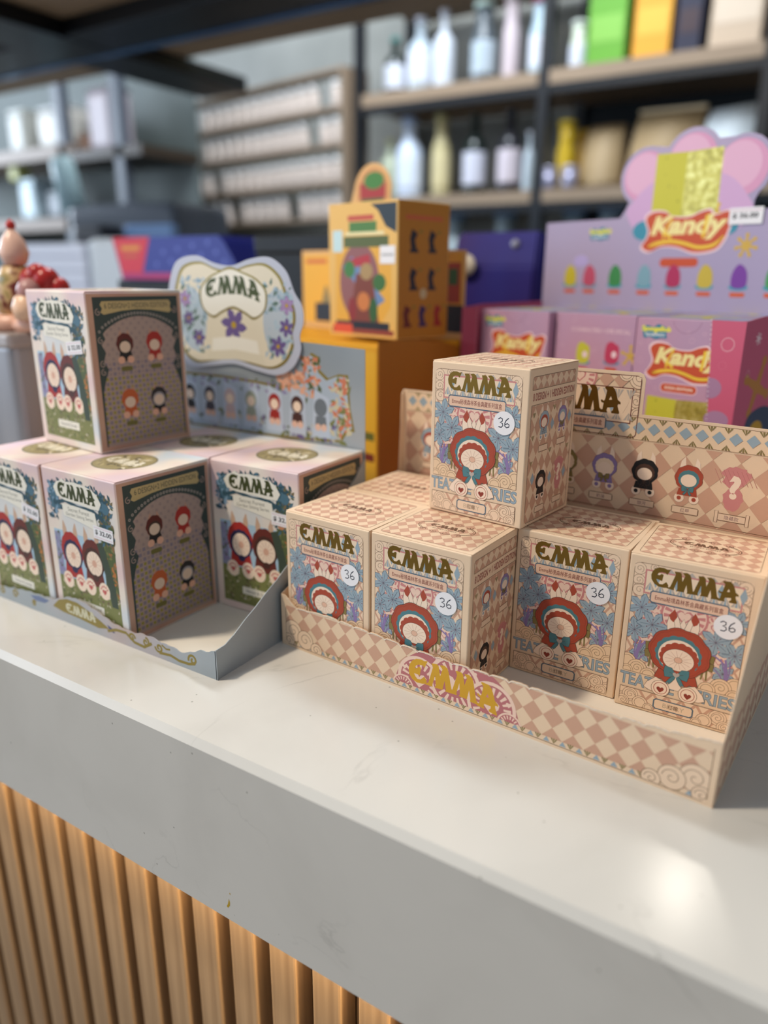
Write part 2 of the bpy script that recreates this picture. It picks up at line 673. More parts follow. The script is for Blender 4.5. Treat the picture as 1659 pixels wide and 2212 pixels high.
def ornament(a, cx, cy, k, c1, c2, c3, bc):
    """printed rosette: scalloped rim, inner ring, plain cream medallion with a small star, bow and two round buttons"""
    a.outl([(cx + k * x, cy + k * y) for x, y in ((-1.6, 12), (-2, 17), (0, 21.5), (2, 17), (1.6, 12))], SKIN, DARK, 0.2)
    a.up()
    for s_ in (-1, 1):
        pts = [(cx + k * (s_ * 2 + x * s_), cy + k * y) for x, y in ((0, 12), (-1.2, 15), (0.4, 20.5), (3.5, 26), (6, 22), (6.8, 17), (6.2, 13), (3, 11))]
        a.outl(pts, SKIN, DARK, 0.22)
        a.up()
        a.poly([(cx + k * (s_ * (2 + x)), cy + k * y) for x, y in ((1.6, 22), (3.5, 26.4), (6.2, 22), (5.2, 19.5), (3.4, 18.2))], c1)
        a.up()
        a.line([(cx + k * s_ * 3.5, cy + k * 12), (cx + k * s_ * 5.2, cy + k * 20)], 0.2, LINE)
        for y in (-6, -1):
            a.outl([(cx + k * s_ * x, cy + k * (y + q)) for x, q in ((12, 0), (18.5, -1), (19, 3.8), (13, 4.6))], OLIVE, DARK, 0.2)
        a.line([(cx + s_ * k * 14, cy - 6 * k), (cx + s_ * k * 13, cy - 13 * k)], 0.9 * k, OLIVE)
        a.line([(cx + s_ * k * 15.5, cy - 6 * k), (cx + s_ * k * 15.8, cy - 13 * k)], 0.9 * k, OLIVE)
    a.up()
    # collar and base
    a.outl([(cx + k * x, cy + k * y) for x, y in ((-10, -12), (10, -12), (12, -18), (10.5, -19.5), (8, -18.6), (6, -20.5), (3, -19), (0, -20), (-3, -19), (-6, -20.5), (-8, -18.6), (-10.5, -19.5), (-12, -18))], c1, DARK, 0.24)
    a.poly([(cx + k * x, cy + k * y) for x, y in ((-1.6, -13), (1.6, -13), (4, -24), (-4, -24))], SKIN)
    a.up()
    a.outl(a.ring(cx, cy, 16.2 * k, 14.6 * k, 48, 0.07, 9), c1, DARK, 0.26)
    a.up()
    a.line(a.ring(cx, cy, 15 * k, 13.4 * k, 48, 0.07, 9), 0.2, RUST2, True)
    a.ell(cx - .5 * k, cy - 1.2 * k, 12.2 * k, 11.2 * k, c2, n=60, wob=.06, k=15)
    a.up()
    a.ell(cx - .3 * k, cy - 2.2 * k, 11 * k, 10.2 * k, SKIN, n=36)
    a.up()
    a.ell(cx + .2 * k, cy - 3.4 * k, 10.2 * k, 9.2 * k, c1, n=60, wob=.08, k=15)
    a.up()
    a.outl(a.ring(cx, cy - 4.6 * k, 8.6 * k, 6.9 * k, 30), SKIN, DARK, 0.2)
    a.up()
    for i in range(14):
        t = 2 * pi * i / 14
        a.line([(cx + 2.2 * k * cos(t), cy - 4.6 * k + 1.8 * k * sin(t)), (cx + 7.4 * k * cos(t), cy - 4.6 * k + 5.8 * k * sin(t))], .2 * k, M('C9A088', .5))
    a.outl(a.ring(cx, cy - 4.6 * k, 2.2 * k, 1.8 * k, 16), M('E0B49A', .5), LINE, .18)
    for s_ in (-1, 1):
        a.outl([(cx + k * s_ * x, cy + k * y) for x, y in ((5, -20.5), (11, -18.5), (15.5, -23), (17, -26.5), (14, -28), (9, -28.5), (5, -26))], SKIN, LINE, 0.22)
        a.up()
        a.outl(a.ring(cx + 7.6 * s_ * k, cy - 25.2 * k, 5.1 * k, None, 24), SKIN, LINE, 0.26)
        a.up()
        a.poly(heart(cx + 7.6 * s_ * k, cy - 26 * k, 2.1 * k), RUST2)
        a.line(a.ring(cx + 7.6 * s_ * k, cy - 25.2 * k, 3.7 * k, None, 20), .35 * k, c1, True)
    a.up()
    bow(a, cx, cy - 14.3 * k, 5.4 * k, bc, DARK)
    a.up()
    a.poly(heart(cx, cy - 14.2 * k, 1.9 * k), FAN)


def b_front():
    a = Art()
    a.poly(a.rr(2.9, 24.2, 65.5, 93.9, 4.2, 0.4), LINE)
    a.up()
    a.poly(a.rr(3.2, 24.5, 65.2, 93.6, 4, 0.3), LIGHT)
    a.up()
    R = (3.2, 24.5, 65.2, 93.6)
    a.clip = R
    # trellis
    for i in range(-3, 14):
        a.line([(3 + i * 7, 24), (3 + i * 7 + 34, 75)], 1.3, DIAM)
        a.line([(3 + i * 7, 24), (3 + i * 7 - 34, 75)], 1.3, DIAM)
    a.up()
    for cx, cy, r in ((14, 44, 7), (54, 44, 7), (17, 63, 8), (50, 63, 8), (33, 66, 13)):
        wheel(a, cx, cy, r)
    a.up()
    # scroll clouds around the word plate
    a.rect(3.2, 74.5, 65.2, 93.6, LIGHT)
    a.up()
    for cx, cy, r in ((6, 90, 3.6), (6.3, 83, 3.4), (7, 77, 3.8), (61.5, 90, 3.8), (62, 83, 3.6), (61, 77, 4.2), (57, 72.5, 3), (12, 74.5, 2.6), (14, 92, 2.2), (56, 92.5, 2.2)):
        a.ell(cx, cy, r, None, LIGHT, n=16)
        a.up()
        a.line(a.ring(cx, cy, r, n=16), 0.22, LINE, True)
        a.spiral(cx, cy, r * 0.68, 1.3, 0.22, LINE, 60 + 40 * cx, 1 if cx < 33 else -1)
        a.up()
    for y in (79.6, 80.4):
        a.line([(3, y), (9, y + .8)], 0.2, LINE)
        a.line([(60, y + .6), (65.2, y)], 0.2, LINE)
    a.clip = None
    # fans above the plate and word plate
    for i in range(8):
        a.poly([(14 + i * 5.6, 90), (17 + i * 5.6, 93), (20 + i * 5.6, 90)], FAN if i % 2 else DIAM)
    a.up()
    a.rect(9.2, 75.6, 61.2, 90.4, ROSE)
    a.up()
    a.rect(10.1, 76.5, 60.3, 89.5, CREAM)
    a.up()
    for i in range(9):
        x = 12.5 + i * 5.7
        for k_ in (-1, 0, 1):
            a.poly([(x, 83), (x + k_ * 2 - .8, 78), (x + k_ * 2 + .8, 78)], FAN if k_ else BLUE)
        if i % 2 == 0:
            a.poly([(x + 3, 90), (x + 5, 85), (x + 3, 80), (x + 1, 85)], BLUE)
    a.up()
    word(a, 12.4, 80.3, 58.5, 92.9, GOLD, CREAM)
    a.up()
    a.poly([(13.2, 71.6), (14.4, 70.6), (54, 70.6), (55.2, 71.6), (55.2, 77.2), (54, 78.2), (14.4, 78.2), (13.2, 77.2)], BLUEL)
    a.up()
    a.poly([(13.8, 72), (14.8, 71.3), (53.6, 71.3), (54.6, 72), (54.6, 76.8), (53.6, 77.5), (14.8, 77.5), (13.8, 76.8)], M('E5BFA4', 0.5))
    a.up()
    a.text('Emma秘境森林茶会典藏系列盲盒', 16, 72.7, 52.4, 76.1, M('8A5044', 0.5), 0.012)
    a.up()
    a.clip = R
    # lilies and stems
    for cx, cy, r, ro in ((9.5, 66.5, 8, 20), (60, 69, 7, 10), (7, 51.5, 7.5, 40), (61.5, 49.5, 7.8, 5), (16.5, 57, 8.2, 0), (51, 55, 8.2, 25), (12, 38, 6, 10), (57, 37, 6, 40)):
        lily(a, cx, cy, r, BLUE, BLUEL, ro)
    for s_ in (-1, 1):
        c = 34.2
        for dx, w_ in ((0, 1.1), (1.2, .7), (-1.2, .7)):
            a.line([(c + s_ * (24.5 + dx * .3), 30), (c + s_ * (24.8 + dx), 38), (c + s_ * (23 + 2 * dx), 46)], w_, PURP)
        a.line([(c + s_ * 24.5, 31), (c + s_ * 21, 36), (c + s_ * 17, 40)], .7, PURP)
        a.line([(c + s_ * 24.5, 31), (c + s_ * 28, 35)], .7, PURP)
        a.line([(c + s_ * 24.5, 34), (c + s_ * 23, 43), (c + s_ * 17, 47), (c + s_ * 14, 45)], .9, PURP)
    a.up()
    cloud(a, ((5, 31, 5), (11, 27.5, 5.5), (17.5, 24.5, 4.5), (64, 31, 5), (57, 28, 5.8), (50, 25, 4.6), (5, 24.5, 4), (64, 24.5, 4)), M('E6C6A2', .5), LINE, .24, ((11, 27.5, 2.8, 0, 1), (57, 28, 3, 180, -1)))
    a.clip = None
    a.up()
    a.text('TEATIME', 1.8, 15.2, 33.2, 23.4, BLUEL, 0.035)
    a.text('SERIES', 38.6, 15.2, 66.2, 23.4, BLUEL, 0.035)
    a.up()
    a.text('TEATIME', 2.1, 15.45, 33.0, 23.15, BLUE, 0.01)
    a.text('SERIES', 38.9, 15.45, 66, 23.15, BLUE, 0.01)
    a.up()
    ornament(a, 33, 43.3, 1, RUST, TEAL, SKIN, TEAL)
    # lower panel
    a.L = 1
    a.poly(a.rr(2.6, 1.9, 65.6, 13.5, 0.4, 3.4), LINE)
    a.up()
    a.poly(a.rr(2.9, 2.2, 65.3, 13.2, 0.3, 3.2), LIGHT)
    a.up()
    a.clip = (2.9, 2.2, 65.3, 13.2)
    for i in range(6):
        a.line([(14 + i * 8, 13.5), (22 + i * 8, 2)], 1.6, DIAM)
        a.line([(22 + i * 8, 13.5), (14 + i * 8, 2)], 1.6, DIAM)
    a.up()
    cloud(a, ((4, 12, 3.6), (9, 9, 4.6), (15, 5, 4.4), (5, 4, 3.8), (20, 3, 3), (63, 12, 3.6), (58, 9, 4.8), (51, 5, 4.4), (62, 3.8, 4), (47, 2.5, 3)), LIGHT, LINE, .24, ((9, 9, 2.6, 0, 1), (58, 9, 2.8, 180, -1), (62, 4, 2, 90, 1), (5, 4, 2, 90, -1)))
    a.clip = None
    a.up()
    a.poly([(22.4, 5.2), (23.8, 3.9), (43.6, 3.9), (45, 5.2), (45, 9.6), (43.6, 10.9), (23.8, 10.9), (22.4, 9.6)], BLUEL)
    a.up()
    a.poly([(23.2, 5.5), (24.2, 4.6), (43.2, 4.6), (44.2, 5.5), (44.2, 9.3), (43.2, 10.2), (24.2, 10.2), (23.2, 9.3)], LIGHT)
    a.up()
    a.text('BERRY', 28, 6, 40, 8.8, M('B9A48C', .5))
    a.up()
    a.text('红莓', 31, 5.9, 36.6, 8.9, LINE, .01)
    return a


def mini(a, cx, cy, k, c1, c2, bc):
    """small printed rosette figure"""
    for s_ in (-1, 1):
        a.poly([(cx + s_ * k * x, cy + k * y) for x, y in ((1.5, 3.5), (2.2, 8.5), (3.6, 6.6), (4, 3.5))], SKIN)
    a.up()
    a.outl(a.ring(cx, cy, 5.2 * k, 5 * k, 32, .08, 9), c1, DARK, .16)
    a.up()
    a.ell(cx, cy - .6 * k, 3.9 * k, 3.6 * k, c2, n=30, wob=.08, k=13)
    a.up()
    a.ell(cx, cy - 1.1 * k, 3.1 * k, 2.6 * k, SKIN, n=18)
    for s_ in (-1, 1):
        a.outl(a.ring(cx + s_ * 2.9 * k, cy - 8.6 * k, 2 * k, None, 14), SKIN, LINE, .14)
    a.poly([(cx - 3.4 * k, cy - 4.5 * k), (cx + 3.4 * k, cy - 4.5 * k), (cx + 4 * k, cy - 7.5 * k), (cx - 4 * k, cy - 7.5 * k)], c1)
    a.up()
    for s_ in (-1, 1):
        a.ell(cx + s_ * 2.9 * k, cy - 8.7 * k, .9 * k, None, c1, n=8)
    bow(a, cx, cy - 5 * k, 1.9 * k, bc, DARK)


def plaque(a, cx, cy, w_, h_, body=None):
    a.poly([(cx - w_ / 2 + .8, cy - h_ / 2), (cx + w_ / 2 - .8, cy - h_ / 2), (cx + w_ / 2, cy - h_ / 2 + .8), (cx + w_ / 2, cy + h_ / 2 - .8), (cx + w_ / 2 - .8, cy + h_ / 2), (cx - w_ / 2 + .8, cy + h_ / 2), (cx - w_ / 2, cy + h_ / 2 - .8), (cx - w_ / 2, cy - h_ / 2 + .8)], LINE)
    a.up()
    a.rect(cx - w_ / 2 + .5, cy - h_ / 2 + .45, cx + w_ / 2 - .5, cy + h_ / 2 - .45, LIGHT)
    a.up()
    if body:
        n = len(body) * h_ * 0.28
        a.text(body, cx - n, cy - h_ * .27, cx + n, cy + h_ * .27, MAUVE)


def mystery(a, cx, cy, k):
    rnd = random.Random(5)
    a.poly([(cx + k * (4.6 + rnd.uniform(-.7, .7)) * cos(t) * (1.15 if sin(t) > .2 else 1), cy + k * 3.4 + k * (4.4 + rnd.uniform(-.5, .5)) * sin(t)) for t in [2 * pi * i / 26 for i in range(26)]], ROSE)
    a.poly([(cx + k * (3.6 + rnd.uniform(-.5, .5)) * cos(t), cy - k * 5.2 + k * (4.6 + rnd.uniform(-.4, .4)) * sin(t)) for t in [2 * pi * i / 22 for i in range(22)]], ROSE)
    a.up()
    for i in range(-4, 5):
        a.line([(cx + i * 1.6 * k - 1.5 * k, cy + 6 * k), (cx + i * 1.6 * k + 1.5 * k, cy + .5 * k)], .16 * k, M('B5706C', .5))
    a.up()
    a.text('?', cx - 2.1 * k, cy - 5.2 * k, cx + 2.1 * k, cy + 4.2 * k, SKIN, .05)


def b_side():
    a = Art()
    a.line(a.rr(4, 85.6, 60.5, 93.4, 2, .4), .35, LINE, True)
    checks(a, 4.3, 85.9, 60.2, 93.1, 7.4, 8.2, DIAM2, .3)
    a.text('8 DESIGN + 1 HIDDEN EDITION', 5.2, 78.8, 60.2, 83.6, M('A5685A', .5), 0.03)
    a.line(a.rr(4, 2.4, 60.5, 76.4, .4, 3), .35, LINE, True)
    checks(a, 4.3, 2.8, 60.2, 76, 8.2, 12, DIAM2, .1)
    a.up()
    for x, y in ((32.5, 62), (34, 27), (11, 30), (54, 27), (56, 64)):
        a.poly([(x - 2.6, y), (x, y - 4), (x + 2.6, y), (x, y + 4)], BLUE)
    for x, y in ((8, 70), (56, 72), (8, 40), (34, 72), (56, 44), (32, 45), (8, 56)):
        for k_ in (-1, 0, 1):
            a.poly([(x, y - 1.6), (x + k_ * 1.6 - .5, y + 1.6), (x + k_ * 1.6 + .5, y + 1.6)], OLIVE)
    a.up()
    mini(a, 21.5, 65.5, 1.15, BLUE, RUST, BLUE)
    mini(a, 46, 66, 1.1, PURP, BLUE, OLIVE)
    mini(a, 22.2, 27.5, 1.2, INKB, DARK, INKB)
    a.up()
    mystery(a, 46, 29, 1.25)
    for x, y, b_ in ((22.3, 48.2, '精灵'), (46.2, 49, '小鹿'), (22.8, 8.7, '银河'), (46.4, 10, '隐藏款')):
        plaque(a, x, y, 12.5, 4.4, b_ if y > 60 else None)
        a.L -= 2
    return a


def b_top():
    a = Art()
    a.line(a.rr(3.5, 4, 66.5, 60.5, 3), .3, LINE, True)
    checks(a, 3.8, 4.3, 66.2, 60.2, 7.8, 9.3, DIAM, .5)
    a.up()
    word(a, 23, 30.6, 48, 36.2, BRAND, LIGHT)
    a.text('SECRET FOREST', 27, 27.6, 44, 29, BRAND)
    for s_ in (-1, 1):
        for r, w_ in ((19.5, .55), (18.2, .3)):
            a.line(a.ring(35, 32, r, r * .52, 14, a0=(-52 if s_ > 0 else 128), a1=(52 if s_ > 0 else 232)), w_, BRAND)
        a.spiral(35 + s_ * 12.6, 32 + 8.6, 2.4, 1.2, .45, BRAND, 0 if s_ < 0 else 180, s_)
        a.spiral(35 + s_ * 12.6, 32 - 8.6, 2.4, 1.2, .45, BRAND, 0 if s_ < 0 else 180, -s_)
        for t in (-1, 1):
            a.line([(35, 32 + t * 9.4), (35 + s_ * 4, 32 + t * 11), (35 + s_ * 7.5, 32 + t * 9), (35 + s_ * 5, 32 + t * 8.2)], .5, BRAND)
            a.spiral(35 + s_ * 3.2, 32 + t * 9, 1.8, 1.1, .35, BRAND, 90, s_ * t)
    return a


STROKES36 = [([(-3.9, 2.3), (-2.6, 3.1), (-1.2, 2.6), (-1.2, 1.2), (-2.6, .3), (-1.1, -.2), (-.7, -1.6), (-1.8, -2.7), (-3.5, -2.5)]),
             ([(3.0, 3.3), (1.4, 1.9), (.6, .1), (.7, -1.7), (2.0, -2.5), (3.5, -1.8), (3.6, -.6), (2.4, .1), (1.0, -.6)])]


def sticker36():
    a = Art(lift=0.62)
    a.ell(0, 0, 7.4, 7.3, WHITE, n=40)
    a.up()
    for st in STROKES36:
        a.line(st, .62, INK)
        for p in st:
            a.ell(p[0], p[1], .31, None, INK, n=6)
    return a


def b_box(loc, yaw, label, st=(54.6, 64.6, 0)):
    t = thing('toy_box', loc, yaw, label, 'box', 'beige toy boxes in the beige display tray')
    bm = bm_box(bmesh.new(), 0, BW, 0, BD, 0, BH - 0.0003, 0.0009, 3)
    link('carton', mesh('carton', bm, BASE), t)
    bm = bm_box(bmesh.new(), -0.0001, BW + 0.0002, 0.0009, BD + 0.0002, BH - 0.0003, BH + 0.0001, 0.0001, 1)
    link('lid', mesh('lid', bm, BASE), t)
    b_front().build('front_print', t, *FRONT())
    b_side().build('side_print', t, *SIDE(BW))
    b_top().build('lid_print', t, *TOP(BH + 0.0001))
    s_ = sticker36().build('price_sticker', t, (0, 0, 0), (1, 0, 0), (0, 0, 1))
    s_['label'] = 'round white price sticker handwritten 36'
    s_.location = (st[0] / 1000, 0, st[1] / 1000)
    s_.rotation_euler = (0, radians(-st[2]), 0)
    return t


def b_copy(src, loc, yaw, label, st):
    c = copy_thing(src, loc, yaw, label)
    for ch in c.children:
        if ch.name.startswith('price_sticker'):
            ch.location = (st[0] / 1000, 0, st[1] / 1000)
            ch.rotation_euler = (0, radians(-st[2]), 0)
    return c


# ================================================================== the setting
wall = noise_mat('tiled_wall', [(0.3, '82847F'), (0.7, '9C9D98')], 3, 0.4)
tag(box('wall_back', -5.5, 2.5, 2.86, 2.96, -1.1, 2.6, wall), kind='structure')
tag(box('wall_left', -5.6, -5.5, -0.5, 2.96, -1.1, 2.6, M('6F7678', .6)), kind='structure')
tag(box('floor', -5.6, 2.5, -3, 2.96, -1.16, -1.1, noise_mat('floor_mat', [(0.3, '6E655B'), (0.7, '847A6E')], 4, 0.5)), kind='structure')
tag(box('ceiling', -5.6, 2.5, 0.2, 2.96, 2.6, 2.66, M('3A3B3D', .8)), kind='structure')

# ------------------------------------------------------------------ counter
counter = thing('counter', (-1.0, 0, -1.1), 0, 'long white quartz counter with a wooden slatted front', 'counter')
quartz = quartz_mat()
bm = bmesh.new()
bm_box(bm, -1.6, 2.2, 0, 0.80, 1.088, 1.1)
ee = [e for e in bm.edges if all(v.co.y < .001 and v.co.z > 1.099 for v in e.verts)]
bmesh.ops.bevel(bm, geom=ee, offset=.0040, segments=1, affect='EDGES')
link('countertop', mesh('countertop', bm, quartz), counter)
bm = bm_box(bmesh.new(), -1.6, 2.2, 0.0, 0.013, 0.983, 1.088)
link('fascia', mesh('fascia', bm, quartz), counter)
box('cabinet_body', -1.58, 2.18, 0.062, 0.78, 0.0, 1.088, M('3A2A1E', .7), counter)
wood = noise_mat('slat_wood', [(0.25, '7E6248'), (0.45, '9A7B5A'), (0.6, 'AE8E6A'), (0.8, 'BD9C78')], 110, 0.33, 6, (1.0, 1.0, 0.025), 0.5, bump=0.5)
sl = None
pitch = 0.0357
x_first = -0.2637 - 24 * pitch + 1.0
for i in range(40):
    if sl is None:
        bm = bm_box(bmesh.new(), 0, 0.0225, 0.036, 0.054, 0.02, 1.086, 0.0016, 2)
        bm_box(bm, 0.0225, pitch, 0.054, 0.060, 0.02, 1.086, 0)
        sl = link('slat', mesh('slat', bm, wood), counter)
        o = sl
    else:
        o = sl.copy()
        COL.objects.link(o)
        o.parent = counter
    o.location = (x_first + i * pitch, 0, 0)
# small marks on the fascia and the slats
a = Art(lift=0.05)
for q in ([(-259.3, -101), (-258.6, -103.5), (-258.9, -106), (-260.5, -108.4), (-261.5, -107.6), (-260.4, -105.5)], [(-258.2, -95.8), (-257.6, -97.3), (-258.7, -97)]):
    a.poly(q, M('B8961E', .4))
a.build('paint_mark', counter, (1.0, 0, 1.1), (1, 0, 0), (0, 0, 1))
a = Art(lift=0.05)
a.poly([(-223, -152), (-221.6, -152.5), (-220.8, -166), (-222, -170), (-223, -168)], M('3E5A66', .5))
a.build('pen_mark', counter, (1.0, 0.0358, 1.1), (1, 0, 0), (0, 0, 1))

# ------------------------------------------------------------------ beige boxes
b2 = b_box((-0.2350, 0.1155, 0.0008), -2.6, 'beige toy box at the front beneath the stacked box, its checked side showing')
b_copy(b2, (-0.3062, 0.1195, 0.0008), -3.6, 'beige toy box in the front left corner of the beige tray', (55, 65.5, 0))
b_copy(b2, (-0.1619, 0.1723, 0.0008), -1.72, 'beige toy box in the rear row, just right of the stacked box', (54.2, 67.5, 4))
b_copy(b2, (-0.0905, 0.1669, 0.0008), 1.07, 'rightmost beige toy box of the rear row in the beige tray', (55.8, 66, 2))
b_copy(b2, (-0.3020, 0.1865, 0.0008), -3.7, 'beige toy box behind the front left one, only its lid showing', (55, 65, 0))
b_copy(b2, (-0.2325, 0.1815, 0.0008), -3.0, 'beige toy box hidden under the rear of the stacked box', (55, 65, 0))
b_copy(b2, (-0.2281, 0.1762, 0.0008 + BH + 0.0006), -7.07, 'beige toy box standing alone on top of the others', (54.6, 64.8, 0))

# ------------------------------------------------------------------ beige display tray
tb = thing('display_tray', (-0.3103, 0.1172, 0.0), -3.704, 'beige checked cardboard display tray with a torn front edge and a tall back', 'display tray')
TW, TD, TT = 0.2885, 0.1475, 0.0006
rnd = random.Random(3)
prof = [(0, 38.3), (2.6, 38.3), (6, 36), (10, 33), (14, 31), (39.7, 33), (67.8, 32.3), (104.4, 31), (137.6, 30.6), (181, 32.2), (228, 32.6), (260, 34.5), (284, 37.3), (288.5, 38)]


def interp(p, x):
    for (a0, b0), (a1, b1) in zip(p, p[1:]):
        if a0 <= x <= a1:
            return b0 + (b1 - b0) * (x - a0) / max(a1 - a0, 1e-6)
    return p[-1][1]


edge = []
x = 0.0
while x <= 288.5:
    ph = (x % 12.5) / 12.5
    edge.append((x, interp(prof, x) + 0.5 * sin(pi * ph) + rnd.uniform(-.12, .12) - (.9 if ph < .1 and x > 5 else 0)))
    x += 1.55
pts = [(0, 0), (288.5, 0)] + [(p[0], p[1]) for p in edge[::-1]]
bm = bmesh.new()
bm_plate(bm, [(p[0] / 1000, p[1] / 1000) for p in pts], (Vector((0, 0, 0)), Vector((1, 0, 0)), Vector((0, 0, 1))), TT)
link('front_lip', mesh('front_lip', bm, BASE), tb)
a = Art(lift=.05)
a.clip = (4, 5.4, 284.5, 31)
checks(a, 4, 5.4, 284.5, 31, 12.2, 13.0, DIAM, .3)
a.clip = None
a.up()
bg = a.begin()
for i in range(29):
    x = 6 + i * 9.6
    a.poly([(x, 2.6), (x + 4, 2.6), (x + 2, 5.6)], BLUE)
    for k_ in (-1, 0, 1):
        a.poly([(x + 6.4, 2.4), (x + 6.4 + k_ * 1.5 - .5, 5.6), (x + 6.4 + k_ * 1.5 + .5, 5.6)], OLIVE)
a.end(bg)
a.line([(3.5, 29.6), (3.5, 4), (5, 2), (283, 2), (285, 4), (285, 33)], .35, LINE)
a.up()
for s_, c in ((1, 4), (-1, 284.5)):
    for cx, cy, r in ((10, 13, 8), (21, 9, 7), (31, 4.5, 5), (6, 5, 5)):
        X = c + s_ * (cx - 4)
        a.clip = (3.6, 2.2, 284.9, 40)
        a.ell(X, cy, r, None, LIGHT, n=20)
        a.up()
        a.line(a.ring(X, cy, r, n=20), .35, LINE, True)
        a.spiral(X, cy, r * .7, 1.3, .35, LINE, 0 if s_ > 0 else 180, s_)
        a.up()
# rose half-round with the gold word
a.clip = (90, 5.2, 190, 30.4)
hc, hr = 140, 43
a.ell(hc, 3, hr, 34, ROSE2, n=60)
a.up()
for cx, cy, r in ((115, 11, 16), (140, 17, 18), (165, 11, 16), (103, 3, 8), (177, 3, 8)):
    a.ell(cx, cy, r, None, ROSEL, n=36)
    a.up()
    a.ell(cx, cy, r * .86, None, ROSE2, n=36)
    a.up()
    for i in range(18):
        t0, t1 = 2 * pi * i / 18, 2 * pi * (i + .45) / 18
        a.poly([(cx + r * .5 * cos(t0), cy + r * .5 * sin(t0)), (cx + r * .8 * cos(t0), cy + r * .8 * sin(t0)), (cx + r * .8 * cos(t1), cy + r * .8 * sin(t1)), (cx + r * .5 * cos(t1), cy + r * .5 * sin(t1))], ROSEL)
    a.up()
    a.poly(heart(cx, cy, r * .33), ROSEL)
for x, y in ((104, 17), (128, 29), (153, 28), (176, 16)):
    a.poly(heart(x, y, 1.8), ROSEL)
a.clip = None
a.up()
word(a, 107, 6.2, 169.5, 24, GOLDB, ROSE, 3.5)
a.build('front_print', tb, *FRONT(0))
# torn white edge fibres
a = Art(lift=.3)
bg = a.begin()
for i in range(len(edge) - 1):
    if 2 < i:
        a.poly([edge[i], edge[i + 1], (edge[i + 1][0], edge[i + 1][1] - .55), (edge[i][0], edge[i][1] - rnd.choice((.3, .5, .9)))], M('EFE2D0', .7))
a.end(bg)
a.build('torn_edge', tb, *FRONT(0))
# side walls
for nm, X, lab in (('side_wall', TW, None), ('side_wall', 0.0, None)):
    bm = bmesh.new()
    pr = [(0, 0), (TD, 0), (TD, .163)]
    n = 34
    for i in range(n + 1):
        t = i / n
        yy = TD * (1 - t)
        zz = .0385 + (.163 - .0385) * min(1, (1 - t) / .62) ** 1.15
        pr.append((yy, min(.163, zz) + .0004 * (i % 3 == 0)))
    fr = (Vector((X, 0, 0)), Vector((0, 1, 0)), Vector((0, 0, 1)))
    if X == 0.0:
        pr = [(0, 0), (TD, 0), (TD, .163), (TD - .003, .16), (TD - .006, .098), (TD - .02, .09), (.09, .085), (.03, .05), (0, .0385)]
    bm_plate(bm, pr, fr, TT)
    o = link(nm, mesh(nm, bm, BASE), tb)
    a = Art(lift=.05)
    a.clip = (3, 3, TD * 1000 - 3, 36)
    checks(a, 3, 3, TD * 1000 - 3, 36, 15.5, 15, DIAM, .2)
    if X > 0:
        a.build('side_print', tb, *SIDE(X))
# back panel with the raised header card
hp = [(0, 0), (TW, 0), (TW, .1632), (.1886, .1638), (.1886, .1865), (.1872, .1895), (.1845, .1908), (.104, .1908), (.1013, .1895), (.1, .1865), (.1, .1638), (0, .1632)]
bm = bmesh.new()
bm_plate(bm, hp, (Vector((0, TD, 0)), Vector((1, 0, 0)), Vector((0, 0, 1))), TT)
link('back_panel', mesh('back_panel', bm, BASE), tb)
a = Art(lift=.05)
checks(a, 3, 96, 285.5, 146, 16.4, 17.8, DIAM, .2)
a.line([(3, 97.2), (285.5, 97.2)], .4, LINE)
a.rect(3, 146.6, 285.5, 161.8, M('E6C9A8', .5))
a.up()
a.line([(3, 147), (285.5, 147)], .3, LINE)
a.line([(3, 161.6), (285.5, 161.6)], .3, LINE)
for i in range(29):
    x = 4.5 + i * 9.95
    a.poly([(x, 154.8), (x + 4, 150.8), (x + 8, 154.8), (x + 4, 158.8)], BLUE)
    for yb, sg in ((147.4, 1), (161.4, -1)):
        for k_ in (-1, 0, 1):
            a.poly([(x + 9, yb + sg * 3.4), (x + 9 + k_ * 2 - .6, yb), (x + 9 + k_ * 2 + .6, yb)], OLIVE)
a.up()
figs = [(26, BLUE, RUST, BLUE), (54, PURP, BLUE, OLIVE), (82, ROSE, SKIN, TEAL), (110, OLIVE, BLUE, RUST), (139, OLIVE, CREAM, BLUE), (167.4, PURP, CREAM, OLIVE), (194.8, INKB, DARK, INKB), (223, RUST, TEAL, TEAL)]
for x, c1, c2, bc in figs:
    mini(a, x, 126.5, 1.6, c1, c2, bc)
    a.L -= 4
mystery(a, 250.6, 125.5, 1.62)
a.up()
for x, b_ in ((26, None), (54, None), (82, None), (110, None), (139, None), (166.4, '奶油'), (194.8, '银河'), (223, '红莓'), (251.5, '隐藏款')):
    plaque(a, x, 104.6, 17, 5, b_)
    a.L -= 2
for s_ in (-1, 1):
    a.outl([(251.5 + s_ * 8.2, 100.8), (251.5 + s_ * 10.2, 100.8), (251.5 + s_ * 10.2, 108.4), (251.5 + s_ * 8.2, 108.4)], LIGHT, LINE, .3)
a.up(3)
